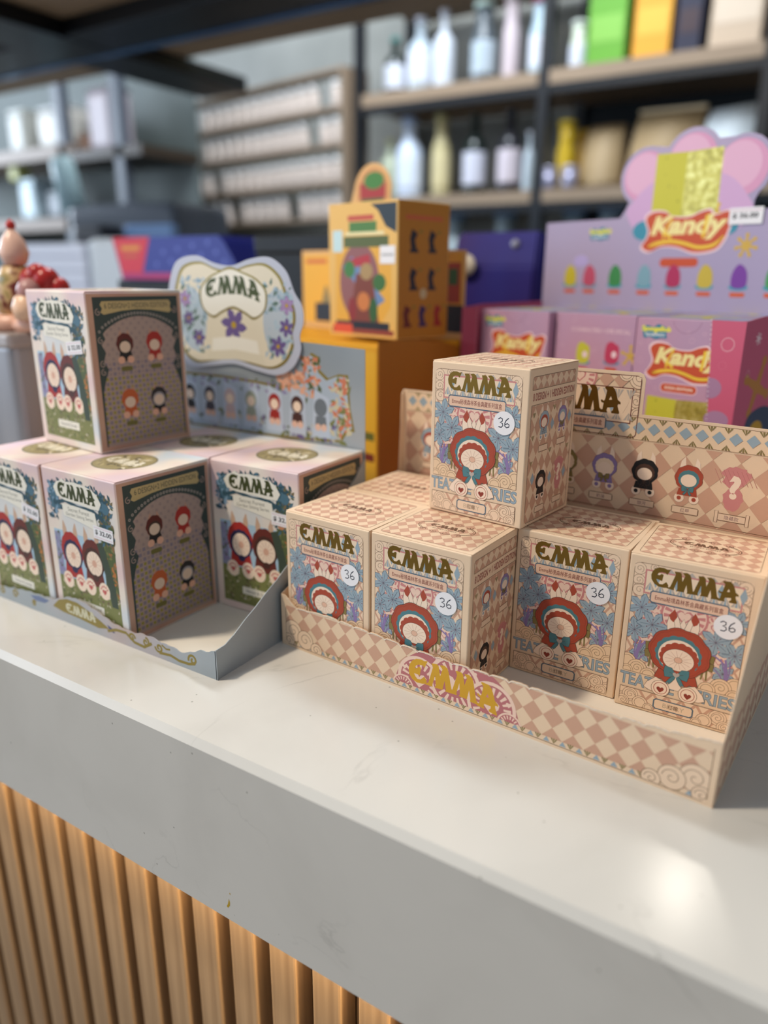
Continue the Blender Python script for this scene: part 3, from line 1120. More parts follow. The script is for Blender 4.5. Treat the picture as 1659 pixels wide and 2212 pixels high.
# header card
a.line(a.rr(102.6, 148, 186, 188.4, 3), .5, M('6B2F28', .5), True)
a.clip = (102.9, 163, 185.8, 188.2)
checks(a, 102.9, 163, 185.8, 188.2, 10, 11, DIAM, 0)
a.up()
cloud(a, ((104, 187, 7), (112, 189, 5), (185, 187, 7), (176, 189.5, 5), (184, 172, 6), (104, 172, 6), (186, 163, 5), (103, 163, 5)), LIGHT, LINE, .3, ((185, 187, 4, 0, 1), (184, 172, 3.6, 90, -1)))
wheel(a, 144.3, 186, 12)
a.up(2)
a.clip = None
a.rect(107, 156.9, 181.6, 180.4, M('6B2F28', .5))
a.up()
a.rect(107.6, 157.5, 181, 179.8, LIGHT)
a.up()
for i in range(9):
    x = 112 + i * 8
    a.poly([(x, 178.5), (x + 3.4, 171), (x, 163.5), (x - 3.4, 171)], BLUE if i % 2 else LIGHT)
    for k_ in (-1, 0, 1):
        a.poly([(x + 4, 173), (x + 4 + k_ * 2.4 - .8, 179), (x + 4 + k_ * 2.4 + .8, 179)], FAN)
        a.poly([(x + 4, 164), (x + 4 + k_ * 2.4 - .8, 159), (x + 4 + k_ * 2.4 + .8, 159)], FAN)
a.up()
word(a, 113, 162.6, 174, 181, M('6A4A16', .4, .6), LIGHT)
a.up()
a.poly([(120, 152.4), (122, 151), (163.5, 151), (165.5, 152.4), (165.5, 158.6), (163.5, 160), (122, 160), (120, 158.6)], BLUEL)
a.up()
a.rect(120.8, 152, 164.7, 159, M('E5BFA4', .5))
a.up()
a.text('Emma秘境森林茶会典藏系列盲盒', 123, 153.6, 162.6, 157.6, M('8A5044', .5), .012)
a.build('back_print', tb, *FRONT(TD - 0.0001))
# floor of the tray
box('tray_floor', .001, TW - .001, .001, TD - .001, 0.0001, 0.0006, M('E9E0D2', .45), tb)
# ------------------------------------------------------------------ pastel boxes and their tray
AW, AD, AH = 0.0824, 0.0831, 0.1178
PASTEL = noise_mat('pastel_foil', [(0.25, 'C9B7C9'), (0.4, 'E2C6C2'), (0.5, 'E8DACB'), (0.62, 'C9D3DA'), (0.8, 'D5C3CE')], 14, 0.42, 2, (1, 1, 1), 0.5, bump=0.02)
SILV = noise_mat('silver_blue_foil', [(0.3, '8F979C'), (0.5, '9FA6AA'), (0.62, 'B0A9AB'), (0.75, 'BD9C88')], 9, 0.38, 2, (1, 1, 1), 0.5, metal=0.15)
LEAF = M('33505C', .5)
LEAF2 = M('4D6F80', .5)
GREEN = M('55603A', .5)
GREEN2 = M('7A7D4A', .5)
SKY = M('A9C4D6', .45)
DKG = M('33403E', .5)
CARD = M('E9E4D6', .5)
DGOLD = M('8C7B3A', .4, .3)


def leafy(a, rnd, x0, y0, x1, y1, n, mats, s0=1.0, s1=2.2):
    for i in range(n):
        cx, cy, r, t = rnd.uniform(x0, x1), rnd.uniform(y0, y1), rnd.uniform(s0, s1), rnd.uniform(0, 360)
        c, q = cos(radians(t)), sin(radians(t))
        a.poly([(cx + r * (x * c - y * q), cy + r * (x * q + y * c)) for x, y in ((-1, 0), (-.2, .45), (1, 0), (-.2, -.45))], rnd.choice(mats))
        if i % 6 == 5:
            a.up()


def a_front():
    rnd = random.Random(11)
    a = Art()
    a.rect(7, 6, 75.5, 72, SKY)
    a.up()
    a.rect(7, 6, 75.5, 36, GREEN2)
    a.rect(62, 36, 75.5, 74, GREEN)
    a.rect(7, 36, 14, 70, M('8A8FA8', .5))
    a.up()
    a.clip = (7, 4, 75.8, 76)
    leafy(a, rnd, 8, 8, 75, 33, 170, [GREEN, GREEN2, M('A29A72', .5), M('6E5A48', .5), M('C9BFA8', .5)], .8, 2.2)
    leafy(a, rnd, 61, 32, 75, 74, 70, [GREEN, GREEN2, M('8C6A48', .5), M('B8743C', .5)], 1, 3)
    leafy(a, rnd, 7, 34, 15, 70, 40, [PURP, M('9A93B8', .5), GREEN], 1, 2.4)
    a.clip = None
    a.up()
    # two round flower heads on leafy stems
    a.clip = (7, 4, 76, 80)
    for cx, cy, c1, c2 in ((26, 55, M('A8302A', .5), M('2C2A4C', .5)), (50, 54, M('6A2E26', .5), M('4A2C24', .5))):
        for s_ in (-1, 1):
            a.poly([(cx + s_ * 3, cy + 10), (cx + s_ * 4, cy + 20), (cx + s_ * 7, cy + 26), (cx + s_ * 8.5, cy + 18), (cx + s_ * 8, cy + 9)], M('C9A68C', .5))
        a.up()
        a.ell(cx, cy + 3, 12, 14, c1, n=48, wob=.05, k=11)
        a.poly([(cx - 9, cy - 6), (cx + 9, cy - 6), (cx + 11, cy - 18), (cx - 11, cy - 18)], c1)
        a.up()
        a.ell(cx + .5, cy, 10.4, 11, c2, n=48, wob=.07, k=13)
        a.up()
        a.ell(cx + .8, cy - .6, 8.6, 9.2, SKIN, n=28)
        a.up()
        a.ell(cx + .8, cy - 11.5, 3.4, 2.6, c2, n=14)
        for i in range(12):
            t = 2 * pi * i / 12
            a.line([(cx + .8 + 2.6 * cos(t), cy - .6 + 2.8 * sin(t)), (cx + .8 + 7.6 * cos(t), cy - .6 + 8.2 * sin(t))], .35, M('CFA894', .5))
        a.ell(cx + .8, cy - .6, 2.6, 2.8, M('D8A890', .5), n=14)
    a.up()
    a.poly([(56, 70), (63, 72), (72, 40), (73, 24), (66, 24), (62, 48)], M('3E4A3C', .5))
    for cx, cy in ((17.5, 34), (32.5, 34.5), (43.5, 34.3), (59, 34.3)):
        a.ell(cx, cy, 6, 6.6, SKIN, n=20)
        a.up()
        a.poly(heart(cx, cy - .6, 2.4), M('C4605C', .5))
        for i in range(5):
            a.ell(cx + 3.8 * cos(.5 + i * .55), cy + 3.8 * sin(.5 + i * .55), .8, None, M('C4605C', .5), n=8)
    a.clip = None
    a.up()
    # leaf wreath with two name plates
    for i in range(60):
        t = 2 * pi * i / 60
        leafy(a, rnd, 40 + 31 * cos(t) - 2.5, 99 + 11.5 * sin(t) - 2, 40 + 31 * cos(t) + 2.5, 99 + 11.5 * sin(t) + 2, 3, [LEAF, LEAF2], 1.6, 3)
    a.up()
    a.rect(8, 88, 18, 106, LEAF2)
    a.rect(62, 78, 73, 104, LEAF)
    a.up()
    leafy(a, rnd, 5, 80, 18, 108, 60, [LEAF, LEAF2, M('7F9BB2', .5)], 1.4, 3)
    leafy(a, rnd, 61, 70, 77, 106, 110, [LEAF, LEAF2, M('7A6A4A', .5), GREEN], 1.4, 3)
    a.line([(12, 92), (25, 96), (40, 93), (55, 94), (66, 88)], 2.6, LEAF)
    a.ell(70, 97, 4, None, LEAF2, n=14)
    a.ell(66, 76, 3, 2.5, M('C98A62', .5), n=12)
    a.up()
    a.poly([(13, 104), (17, 108.5), (22, 110), (24, 112), (28, 110), (38, 111), (50, 110), (57, 108.5), (62, 106), (66, 100), (63, 95), (55, 94.5), (40, 95.5), (25, 96), (16, 98)], CARD)
    a.poly([(21, 93), (34, 93.5), (48, 93), (58, 92), (59, 86), (60, 80), (56, 79.5), (45, 81.5), (32, 83.5), (22, 84.5), (21.5, 88)], CARD)
    a.up()
    word(a, 18, 97.2, 60, 109, M('3E4420', .5), CARD)
    a.text('Secret Forest', 27.5, 88.6, 51.5, 91.6, M('6C6A5E', .5))
    a.text('Garden Sitting Series', 24.5, 84.4, 55.5, 87.6, M('6C6A5E', .5))
    # lower plate
    a.rect(26, 14.5, 56, 20.5, CARD)
    a.up()
    a.text('Hansel & Gretel', 29.5, 16.2, 52.5, 19, M('5A5448', .5))
    return a


def a_side():
    rnd = random.Random(4)
    a = Art()
    a.rect(5.7, 4.5, 79, 113.8, M('A48E84', .5))
    a.up()
    for j in range(27):
        for i in range(21):
            x, y = 8 + i * 3.45, 8 + j * 3.6
            m = M('8F8630', .5) if y < 58 else M('95827E', .5)
            m2 = M('7F7480', .5)
            if (i + j) % 2 == 0:
                a.rect(x - 1.1, y - 1.1, x + 1.1, y + 1.1, m)
            elif y < 66:
                a.rect(x - 1.3, y - 1.3, x + 1.3, y + 1.3, m2)
    a.up()
    # dark arch
    top = [(5.7, 113.8), (5.7, 86)] + [(10 + 64.5 * i / 16, 86 + 13.5 * sin(pi * i / 16) ** .7) for i in range(17)] + [(79, 86), (79, 113.8)]
    a.poly(top, DKG)
    for s_, x in ((1, 5.7), (-1, 79)):
        a.poly([(x, 90), (x + s_ * 5, 90), (x + s_ * 7.5, 84), (x + s_ * 4, 80), (x + s_ * 7, 74), (x + s_ * 4.5, 68), (x + s_ * 8, 62), (x + s_ * 5, 55), (x + s_ * 2, 46), (x + s_ * 1.2, 4.5), (x, 4.5)], DKG)
    a.up()
    for i in range(25):
        t = i / 24
        a.ell(9 + 67 * t, 89.5 + 12.3 * sin(pi * t) ** .7, 1.05, None, M('A89C94', .5), n=10)
    a.up()
    for i in range(25):
        t = i / 24
        a.ell(9 + 67 * t, 89.5 + 12.3 * sin(pi * t) ** .7, .55, None, DKG, n=8)
    for s_, x in ((1, 8), (-1, 76.8)):
        for y in (103, 83, 66, 60):
            a.spiral(x + s_ * 1.5, y, 2.6, 1.2, .6, M('A48E84', .5), 90, s_)
    a.poly([(13, 110.8), (71, 110.8), (72.5, 108.5), (71.5, 105.6), (73, 103), (70.5, 101.4), (55, 103.8), (42, 104.6), (29, 103.8), (14, 101.4), (11.5, 103), (13, 105.6), (11.5, 108.5)], M('B5A070', .5))
    a.up()
    a.text('6 DESIGN+2 HIDDEN EDITION', 15, 105.6, 69.5, 109.4, DKG)
    for x, y, c1, c2, c3 in ((29, 78, M('5A201A', .5), M('3A2A22', .5), INKB), (55, 78, M('A22A22', .5), M('A22A22', .5), M('A22A22', .5)), (29, 36.5, M('B8582C', .5), M('B8582C', .5), M('B8582C', .5)), (55, 35.5, M('2A2628', .5), M('9A9598', .5), INKB)):
        for s_ in (-1, 1):
            a.poly([(x + s_ * 2, y + 7), (x + s_ * 3, y + 12.5), (x + s_ * 5, y + 7)], M('B98A74', .5))
        a.up()
        a.ell(x, y + 2, 7, 7.4, c1, n=36, wob=.06, k=9)
        a.poly([(x - 4.5, y - 3), (x + 4.5, y - 3), (x + 6.5, y - 11), (x - 6.5, y - 11)], c3)
        a.up()
        a.ell(x, y, 5.6, 5.4, c2, n=24)
        a.ell(x - 4, y - 10, 3, 2.8, M('D9A68C', .5), n=14)
        a.ell(x + 4, y - 10, 3, 2.8, M('D9A68C', .5), n=14)
        a.up()
        a.ell(x, y - .5, 4.6, 4.2, M('D9BFA8', .5), n=20)
        a.poly(a.rr(x - 5, y - 18.4, x + 5, y - 14.8, 1.6), M('6A6430', .5))
    return a


def a_top():
    rnd = random.Random(8)
    a = Art()
    a.ell(41, 41, 24, 23, M('7A745C', .5), n=40)
    a.up()
    a.ell(41, 41, 22.8, 21.8, M('9C8F66', .5), n=40)
    a.up()
    leafy(a, rnd, 25, 26, 57, 56, 60, [M('4E4A40', .5), M('B8A878', .5), M('D9CDB0', .5), M('6C6450', .5)], 1.5, 4)
    a.up()
    word(a, 23, 35, 60, 48, M('E6DEC8', .5), M('4E4A40', .5))
    return a


def price32(n=''):
    a = Art(lift=.62)
    a.poly([(-10.5, -4.8), (10.5, -4.8), (10.5, 4.8), (-10.5, 4.8)], WHITE)
    a.up()
    a.line([(-9.6, 3.4), (9.6, 3.4)], .22, M('C06A86', .5))
    a.line([(-9.6, -3.4), (9.6, -3.4)], .22, M('C06A86', .5))
    a.text('$ 32.00', -8.6, -2.0, 8.8, 2.0, INKB, .025)
    return a


ab = thing('toy_box', (-0.4808, 0.0593, 0.0008), -1.57, 'pastel toy box beneath the stacked one, with a readable price label', 'box', 'pastel toy boxes in the silver display tray')
link('carton', mesh('carton', bm_box(bmesh.new(), 0, AW, 0, AD, 0, AH - .0003, .0010, 3), PASTEL), ab)
bm = bm_box(bmesh.new(), -.0001, AW + .0002, .001, AD + .0002, AH - .0003, AH + .0001, .0001, 1)
link('lid', mesh('lid', bm, PASTEL), ab)
bm = bm_box(bmesh.new(), AW - .0008, AW + .0001, .0012, AD - .0012, .0012, AH - .0018, 0)
link('side_panel', mesh('side_panel', bm, noise_mat('side_foil', [(0.3, 'B08474'), (0.6, 'C09A84'), (0.8, 'B79A9C')], 12, .45)), ab)
a_front().build('front_print', ab, *FRONT())
a_side().build('side_print', ab, *SIDE(AW + .0001))
a_top().build('lid_print', ab, *TOP(AH + .0001))
s_ = price32().build('price_label', ab, (0, 0, 0), (1, 0, 0), (0, 0, 1))
s_['label'] = 'white price label reading $ 32.00'
s_.location = (.0655, 0, .0785)
s_.rotation_euler = (0, radians(2), 0)


def a_copy(loc, yaw, label, dx=.0655, dz=.0785, r=2):
    c = copy_thing(ab, loc, yaw, label)
    for ch in c.children:
        if ch.name.startswith('price_label'):
            ch.location = (dx, 0, dz)
            ch.rotation_euler = (0, radians(r), 0)
    return c


a_copy((-0.5645, 0.0600, .0008), -1.5, 'pastel toy box at the left edge of the photo, front row', .066, .080, 8)
a_copy((-0.3954, 0.1409, .0008), 1.15, 'pastel toy box at the right end of the rear row in the silver tray', .068, .081, 2)
a_copy((-0.4805, 0.1435, .0008), -.6, 'pastel toy box behind the one beneath the stack, only its lid showing')
a_copy((-0.5650, 0.1440, .0008), -.6, 'pastel toy box in the rear left corner under the stacked one')
a_copy((-0.5515, 0.1115, .0008 + AH + .0006), -5.95, 'pastel toy box standing on top of the others in the silver tray', .0625, .0775, -6)

ta = thing('display_tray', (-0.570, 0.055, 0.0), 0.0, 'silver blue display tray with gold scrolls and a butterfly-shaped header card', 'display tray')
# front lip: wavy cut
prof_a = [(-80, 11), (-20, 12), (4, 10.2), (39, 14.3), (74, 15.6), (84, 19), (94, 22.6), (108, 22.6), (124, 18.7), (139, 14.4), (150, 12.6), (160, 12.2), (172, 14), (185, 13.8), (190, 12.2), (200, 12.7), (207, 10.6), (214, 12), (226, 17.3), (233, 18.5), (241, 21)]
XA = 16.0
pa = []
x = -15
while x <= 257:
    pa.append((x / 1000, (interp(prof_a, x - XA) + .5 * sin(x * .55)) / 1000))
    x += 2.5
pa[-1] = (.2568, .021)
bm = bmesh.new()
bm_plate(bm, [(-.015, 0), (.2568, 0)] + pa[::-1], (Vector((0, 0, 0)), Vector((1, 0, 0)), Vector((0, 0, 1))), .0006)
link('front_lip', mesh('front_lip', bm, SILV), ta)
a = Art(lift=.05)
a.poly([(88, 10), (96, 17), (106, 20), (118, 20), (132, 16), (144, 11.5), (152, 8), (140, 5.5), (118, 7.5), (100, 8)], DGOLD)
a.poly([(60, 12), (72, 14), (84, 13), (78, 9.5), (66, 9)], M('6A7898', .5))
a.poly([(150, 11), (156, 9), (158, 6), (153, 6.6)], M('444A78', .5))
a.up()
word(a, 104, 9, 138, 17, M('C8C4A8', .5), DGOLD)
for x, y, r, s_, d in ((176, 8, 3.4, 1, 0), (190, 8.5, 3.6, -1, 90), (203, 8, 3.8, 1, 180), (40, 8, 4, 1, 0), (22, 7.5, 3.6, -1, 90), (235, 8, 4.2, -1, 200), (64, 6, 2.6, 1, 30)):
    a.spiral(x, y, r, 1.3, 1.7, DGOLD, d, s_)
a.line([(150, 6), (160, 9.5), (170, 10), (178, 5), (188, 4.2), (196, 9)], 2.2, DGOLD)
a.line([(203, 4.2), (214, 5.5), (222, 3.8), (231, 4.2), (237, 6)], 2.0, DGOLD)
a.line([(206, 11), (210, 9), (214, 9.6)], 1.4, DGOLD)
a.build('front_print', ta, *FRONT(0))
# side wall with the diagonal cut
for X in (.2562, -.015):
    bm = bmesh.new()
    pr = [(0, 0), (.172, 0), (.172, .113), (.160, .1)]
    for i in range(13):
        t = i / 12
        pr.append((.150 - .1325 * t, .0935 - .0685 * t + .0006 * (i % 2)))
    pr += [(.009, .0215), (0, .021)]
    bm_plate(bm, pr, (Vector((X, 0, 0)), Vector((0, 1, 0)), Vector((0, 0, 1))), .0006)
    link('side_wall', mesh('side_wall', bm, SILV), ta)
box('tray_floor', -.0145, .2557, .001, .171, .0001, .0006, M('E6DFD2', .45), ta)
# back panel
YB = .172
bm = bmesh.new()
bm_plate(bm, [(-.015, 0), (.2565, 0), (.2565, .196), (.2, .1985), (.15, .198), (-.015, .196)], (Vector((0, YB, 0)), Vector((1, 0, 0)), Vector((0, 0, 1))), .0006)
link('back_panel', mesh('back_panel', bm, SILV), ta)


def smooth(pts, n=6):
    out = []
    m = len(pts)
    for i in range(m):
        p0, p1, p2, p3 = pts[i - 1], pts[i], pts[(i + 1) % m], pts[(i + 2) % m]
        for j in range(n):
            t = j / n
            out.append(tuple(.5 * (2 * p1[k] + (p2[k] - p0[k]) * t + (2 * p0[k] - 5 * p1[k] + 4 * p2[k] - p3[k]) * t * t + (3 * p1[k] - p0[k] - 3 * p2[k] + p3[k]) * t ** 3) for k in (0, 1)))
    return out


# header card outline in (x + 570, z) millimetres
hc_ = [(56, 246), (66, 260), (88, 264), (108, 258), (128, 256), (148, 261), (168, 262), (184, 252), (192, 236), (199, 226), (200, 214), (196, 203), (197, 192), (188, 178), (172, 171), (150, 173), (125, 177), (100, 174), (76, 171), (60, 180), (54, 200), (60, 214), (52, 228)]
hs = smooth(hc_)
bm = bmesh.new()
bm_plate(bm, [(p[0] / 1000, p[1] / 1000) for p in hs], (Vector((0, YB - .002, 0)), Vector((1, 0, 0)), Vector((0, 0, 1))), .0008)
link('header_card', mesh('header_card', bm, M('B9BDCB', .45)), ta)
cxh, cyh = 126, 216
sc_ = lambda k: [(cxh + (p[0] - cxh) * k, cyh + (p[1] - cyh) * k) for p in hs]
rnd = random.Random(21)
a = Art(lift=.05)
a.poly(sc_(.90), DGOLD)
a.up()
a.poly(sc_(.86), M('DDD3BC', .5))
a.up()
a.ell(80, 212, 16, 26, M('B4C2CC', .5))
a.ell(174, 212, 15, 26, M('B4BEC6', .5))
a.up()
leafy(a, rnd, 64, 185, 96, 246, 60, [M('5C7468', .5), M('8FA6B4', .5), M('A8BCC8', .5)], 2, 5)
leafy(a, rnd, 160, 185, 190, 246, 60, [M('5C7468', .5), M('8FA6B4', .5), M('A8BCC8', .5)], 2, 5)
a.up()
for x, y, r in ((72, 229, 7), (75, 213, 6), (86, 197, 7), (184, 226, 7), (183, 209, 7), (174, 194, 8), (127, 209, 13)):
    lily(a, x, y, r, M('6E5C90', .5) if x != 72 and x != 184 else M('A98CB8', .5), M('4E4070', .5), x * 7)
    a.ell(x, y, r * .22, None, M('B8982E', .5), n=10)
a.up()
a.poly(smooth([(92, 222), (90, 236), (100, 246), (112, 251), (126, 255), (140, 251), (154, 246), (164, 236), (162, 222), (150, 214), (140, 218), (127, 222), (114, 218), (104, 214)]), DGOLD)
a.up()
a.poly(smooth([(93.5, 222.5), (92, 236), (101, 244.5), (112, 249.5), (126, 253), (140, 249.5), (153, 244.5), (162, 236), (160.5, 222.5), (150, 216), (140, 220), (127, 224), (114, 220), (104, 216)]), CARD)
a.up()
word(a, 97, 227.5, 157, 243, M('46502A', .5), CARD, 6)
a.poly([(102, 197), (127, 200), (152, 197), (154, 184), (127, 187), (100, 184)], CARD)
a.up()
a.poly([(96, 186), (127, 189), (158, 186), (160, 178), (127, 181), (94, 178)], M('D8CFB8', .5))
a.build('header_print', ta, (0, YB - .002, 0), (1, 0, 0), (0, 0, 1))
# garden picture on the back panel
a = Art(lift=.05)
pic = [(-5, 166), (60, 166), (110, 166), (150, 164), (176, 162), (196, 167), (202, 176), (200, 186), (206, 191), (213, 188), (214, 178), (222, 172), (232, 176), (241, 176), (243, 150), (247, 132), (240, 131), (234, 122), (180, 119), (60, 118), (-5, 118)]
a.poly(pic, DGOLD)
a.up()
a.clip = (-4, 120, 244, 190)
a.poly([(p[0] - (2 if p[0] > 100 else 0), p[1] - (2 if p[1] > 150 else -2)) for p in pic], M('A9B6C4', .5))
a.up()
leafy(a, rnd, 0, 120, 238, 136, 150, [GREEN, M('6A5C8C', .5), M('B8B0A0', .5), GREEN2], 2, 4)
leafy(a, rnd, 0, 156, 180, 166, 60, [PURP, M('8C86B0', .5), GREEN], 2, 4)
leafy(a, rnd, 196, 150, 214, 188, 50, [M('C97A5C', .5), M('D9A080', .5), GREEN], 2, 5)
leafy(a, rnd, 222, 128, 242, 174, 70, [M('C9BFA0', .5), GREEN2, M('C97A5C', .5)], 2, 5)
for x in (178, 192):
    leafy(a, rnd, x - 6, 160, x + 6, 174, 14, [M('D08A68', .5), M('DDA88C', .5)], 3, 6)
a.up()
for i, (x, c1) in enumerate(((20, M('A03A30', .5)), (44, M('6A6A78', .5)), (68, INKB), (92, M('4A4650', .5)), (116, M('C9B0B0', .5)), (140, M('9AA090', .5)), (166, M('9E2E28', .5)), (190, M('4A2C28', .5)), (214, M('6C747C', .5)))):
    a.poly([(x - 9, 124), (x + 9, 124), (x + 8, 156), (x - 6, 162)], M('B9C4D4', .5))
    a.up()
    a.ell(x, 148, 6.4, 7.4, c1, n=18)
    a.poly([(x - 5, 141), (x + 5, 141), (x + 6, 132), (x - 6, 132)], c1)
    a.up()
    a.ell(x, 146.6, 4.2, 4.4, SKIN if x < 205 else c1, n=14)
    a.ell(x - 3, 132, 3, None, M('E0B8A4', .5), n=12)
    a.ell(x + 3, 132, 3, None, M('E0B8A4', .5), n=12)
a.build('back_print', ta, *FRONT(YB))
# ------------------------------------------------------------------ pink trays behind, on the right
KX, KY, KYAW = -0.0968, 0.386, -16.8
kc, ks = cos(radians(KYAW)), sin(radians(KYAW))


def kpos(x, y, z=0):
    return (KX + x * kc - y * ks, KY + x * ks + y * kc, z)


PINK = noise_mat('pink_card', [(0.3, 'C793A2'), (0.5, 'BE94AC'), (0.7, 'AE98B8')], 7, .45, 1, (1, 1, 1))
PINKD = M('CB5C78', .45)
LILAC = noise_mat('lilac_card', [(0.3, 'A99CBA'), (0.55, 'B2A2BC'), (0.75, '9E9ABC')], 6, .45, 1)
ORNG = M('C8502A', .45)
YEL = M('F0C93C', .45)
YELL = M('F3E29A', .45)
PALE = M('F2D2D6', .5)
STAR = M('CFA94A', .5)
LIME = M('C9C23A', .45)
FOIL = noise_mat('gold_foil', [(0.3, '8F8232'), (0.5, 'B8A84C'), (0.7, 'D6CC7E')], 160, .3, 4, spec=.5, metal=.4)


def starfish(a, cx, cy, r, m, n=5, rot=0):
    for i in range(n):
        t = radians(rot + 360 * i / n)
        a.poly([(cx - .16 * r * sin(t), cy + .16 * r * cos(t)), (cx + .75 * r * cos(t) - .1 * r * sin(t), cy + .75 * r * sin(t) + .1 * r * cos(t)), (cx + .75 * r * cos(t) + .1 * r * sin(t), cy + .75 * r * sin(t) - .1 * r * cos(t)), (cx + .16 * r * sin(t), cy - .16 * r * cos(t))], m)
        a.ell(cx + .82 * r * cos(t), cy + .82 * r * sin(t), .17 * r, None, m, n=10)
    a.ell(cx, cy, .24 * r, None, m, n=12)


def kandy(a, x0, y0, x1, y1, rim=PALE):
    """the orange-rimmed Kandy logo"""
    w_, h_ = x1 - x0, y1 - y0
    P = lambda pts: [(x0 + p[0] * w_, y0 + p[1] * h_) for p in pts]
    blob = smooth(P([(.02, .85), (.10, 1.0), (.25, .98), (.34, .86), (.52, .84), (.64, .94), (.74, .98), (.80, .86), (.93, .94), (1.0, .84), (.97, .6), (.93, .3), (.84, .06), (.62, .0), (.42, .14), (.24, .16), (.10, .04), (.0, .16), (.05, .36), (.07, .55)]), 5)
    cx, cy = x0 + w_ / 2, y0 + h_ / 2
    a.poly([(cx + (p[0] - cx) * 1.05, cy + (p[1] - cy) * 1.1) for p in blob], rim)
    a.up()
    a.poly(blob, ORNG)
    a.up()
    a.text('Kandy', x0 + .09 * w_, y0 + .30 * h_, x0 + .95 * w_, y0 + .90 * h_, YELL, .045, .22)
    a.line(smooth(P([(.08, .16), (.18, .26), (.34, .30), (.5, .24), (.66, .14), (.82, .18), (.92, .36), (.9, .3), (.82, .14), (.66, .1), (.5, .2), (.34, .26), (.2, .22)]), 4), .045 * h_, YEL, True)
    a.up()
    a.line(P([(.25, .34), (.25, .5), (.33, .84)]), .05 * h_, YEL)
    a.line(P([(.25, .5), (.34, .36)]), .07 * h_, YEL)
    a.line(P([(.725, .88), (.70, .34)]), .08 * h_, YEL)


def spongelogo(a, x0, y0, x1, y1):
    w_, h_ = x1 - x0, y1 - y0
    a.poly(smooth([(x0 + p[0] * w_, y0 + p[1] * h_) for p in ((.05, .4), (.0, .75), (.2, .9), (.4, .8), (.55, 1), (.72, .9), (.9, .72), (.85, .4), (.88, .1), (.7, .1), (.5, 0), (.3, .12), (.1, .05))], 4), M('2E7F9C', .5))
    a.up()
    a.text('SpongeBob', x0, y0 + .42 * h_, x1, y0 + .88 * h_, M('E8E04A', .5), .06)
    a.text('SQUAREPANTS', x0 + .14 * w_, y0 + .16 * h_, x0 + .8 * w_, y0 + .4 * h_, WHITE, .03)


def candy(a, x0, y0, x1, y1):
    """plain wrapped block: lime half and crinkled gold foil half"""
    xm = x0 + (x1 - x0) * .47
    a.poly([(x0, y0), (x0 + .4, y1), (xm, y1 - .8), (xm, y0)], LIME)
    a.poly([(xm, y0), (xm, y1 - .8), (x1 - 1, y1 + .3), (x1, y0 + .8)], FOIL)
    a.up()
    r2 = random.Random(2)
    for i in range(12):
        x = r2.uniform(xm + 1, x1 - 2)
        y = r2.uniform(y0 + 1, y1 - 1)
        a.line([(x - 2.5, y + r2.uniform(-1, 1)), (x, y + r2.uniform(-1, 1)), (x + 2.5, y + r2.uniform(-1.2, 1.2))], .35, M('A39A50', .5))
    for i in range(5):
        a.ell(r2.uniform(x0 + 2, xm - 2), r2.uniform(y0 + 2, y1 - 2), r2.uniform(.6, 1.3), None, M('A8A232', .5), n=12)


def bubbles(a, x0, y0, x1, y1, n, seed, m=M('DDB4C4', .5)):
    r2 = random.Random(seed)
    for i in range(n):
        x, y, r = r2.uniform(x0, x1), r2.uniform(y0, y1), r2.uniform(.8, 2.3)
        a.line(a.ring(x, y, r, n=14), .22, m, True)


KW, KD, KH, KZ = 0.0830, 0.0830, 0.112, 0.106
kb = thing('toy_box', kpos(-.0660, .001, KZ), KYAW, 'pink toy box at the right with an orange logo, beside the torn pink strip', 'box', 'pink toy boxes in the pink display tray')
link('carton', mesh('carton', bm_box(bmesh.new(), 0, KW, 0, KD, 0, KH, .0008, 2), PINK), kb)
a = Art()
bubbles(a, 3, 4, 82, 108, 26, 1)
a.ell(46, 40, 13, 9, M('D9A3B8', .5), n=28)
a.up()
spongelogo(a, 5, 95, 31, 107)
kandy(a, 13.5, 63, 80, 92)
a.up()
a.poly(a.rr(27, 53.2, 59, 61, 3.9, n=6), PALE)
a.up()
a.poly(a.rr(27.6, 53.8, 58.4, 60.4, 3.3, n=6), ORNG)
a.up()
a.text('SODA EDITION', 31, 55.9, 55.2, 58.4, M('F6E2CC', .5), .03)
candy(a, 16, 10, 72, 49)
a.line(a.ring(44, 112, 12, 11, 16, a0=190, a1=350), .25, M('8A5C78', .5))
a.build('front_print', kb, *FRONT())
a = Art()
a.rect(.8, .8, 82.2, 82.2, M('9CA2C4', .4))
a.up()
starfish(a, 34, 44, 30, M('C9C24A', .5), 5, 20)
a.ell(66, 60, 8, 5, M('B4704E', .5), n=16)
a.build('lid_print', kb, *TOP(KH))
a = Art()
bubbles(a, 3, 4, 82, 108, 20, 3)
a.text('12 CHARACTERS + ONE SPECIAL', 18, 96, 78, 99.5, PALE)
for x, y, c1, c2 in ((32, 78, LIME, TEAL), (62, 80, M('C23A5A', .5), TEAL), (32, 44, M('4E9A5A', .5), TEAL), (62, 44, M('D07A8A', .5), TEAL)):
    a.ell(x, y - 9, 8, 2.4, M('3F8FA6', .5), n=20)
    a.up()
    a.poly(smooth([(x - 6, y - 9), (x - 6.5, y + 5), (x - 2, y + 9), (x + 3, y + 7), (x + 6.5, y + 4), (x + 5.5, y - 9)], 3), c1)
    a.up()
    a.ell(x + 2, y - 2, 2.6, 3, PALE, n=12)
    a.poly(a.rr(x - 6, y - 17, x + 6, y - 13.5, 1.6), ORNG)
starfish(a, 80, 78, 10, STAR, 5, 90)
a.build('side_print', kb, *SIDE(KW))
copy_thing(kb, kpos(-.2410, .004, KZ), KYAW, 'blurred pink toy box with an orange logo behind the left torn strip')
mid = copy_thing(kb, kpos(-.0705, .002, KZ), KYAW - 90, 'pink toy box in the middle of the pink tray, turned to show its figures')
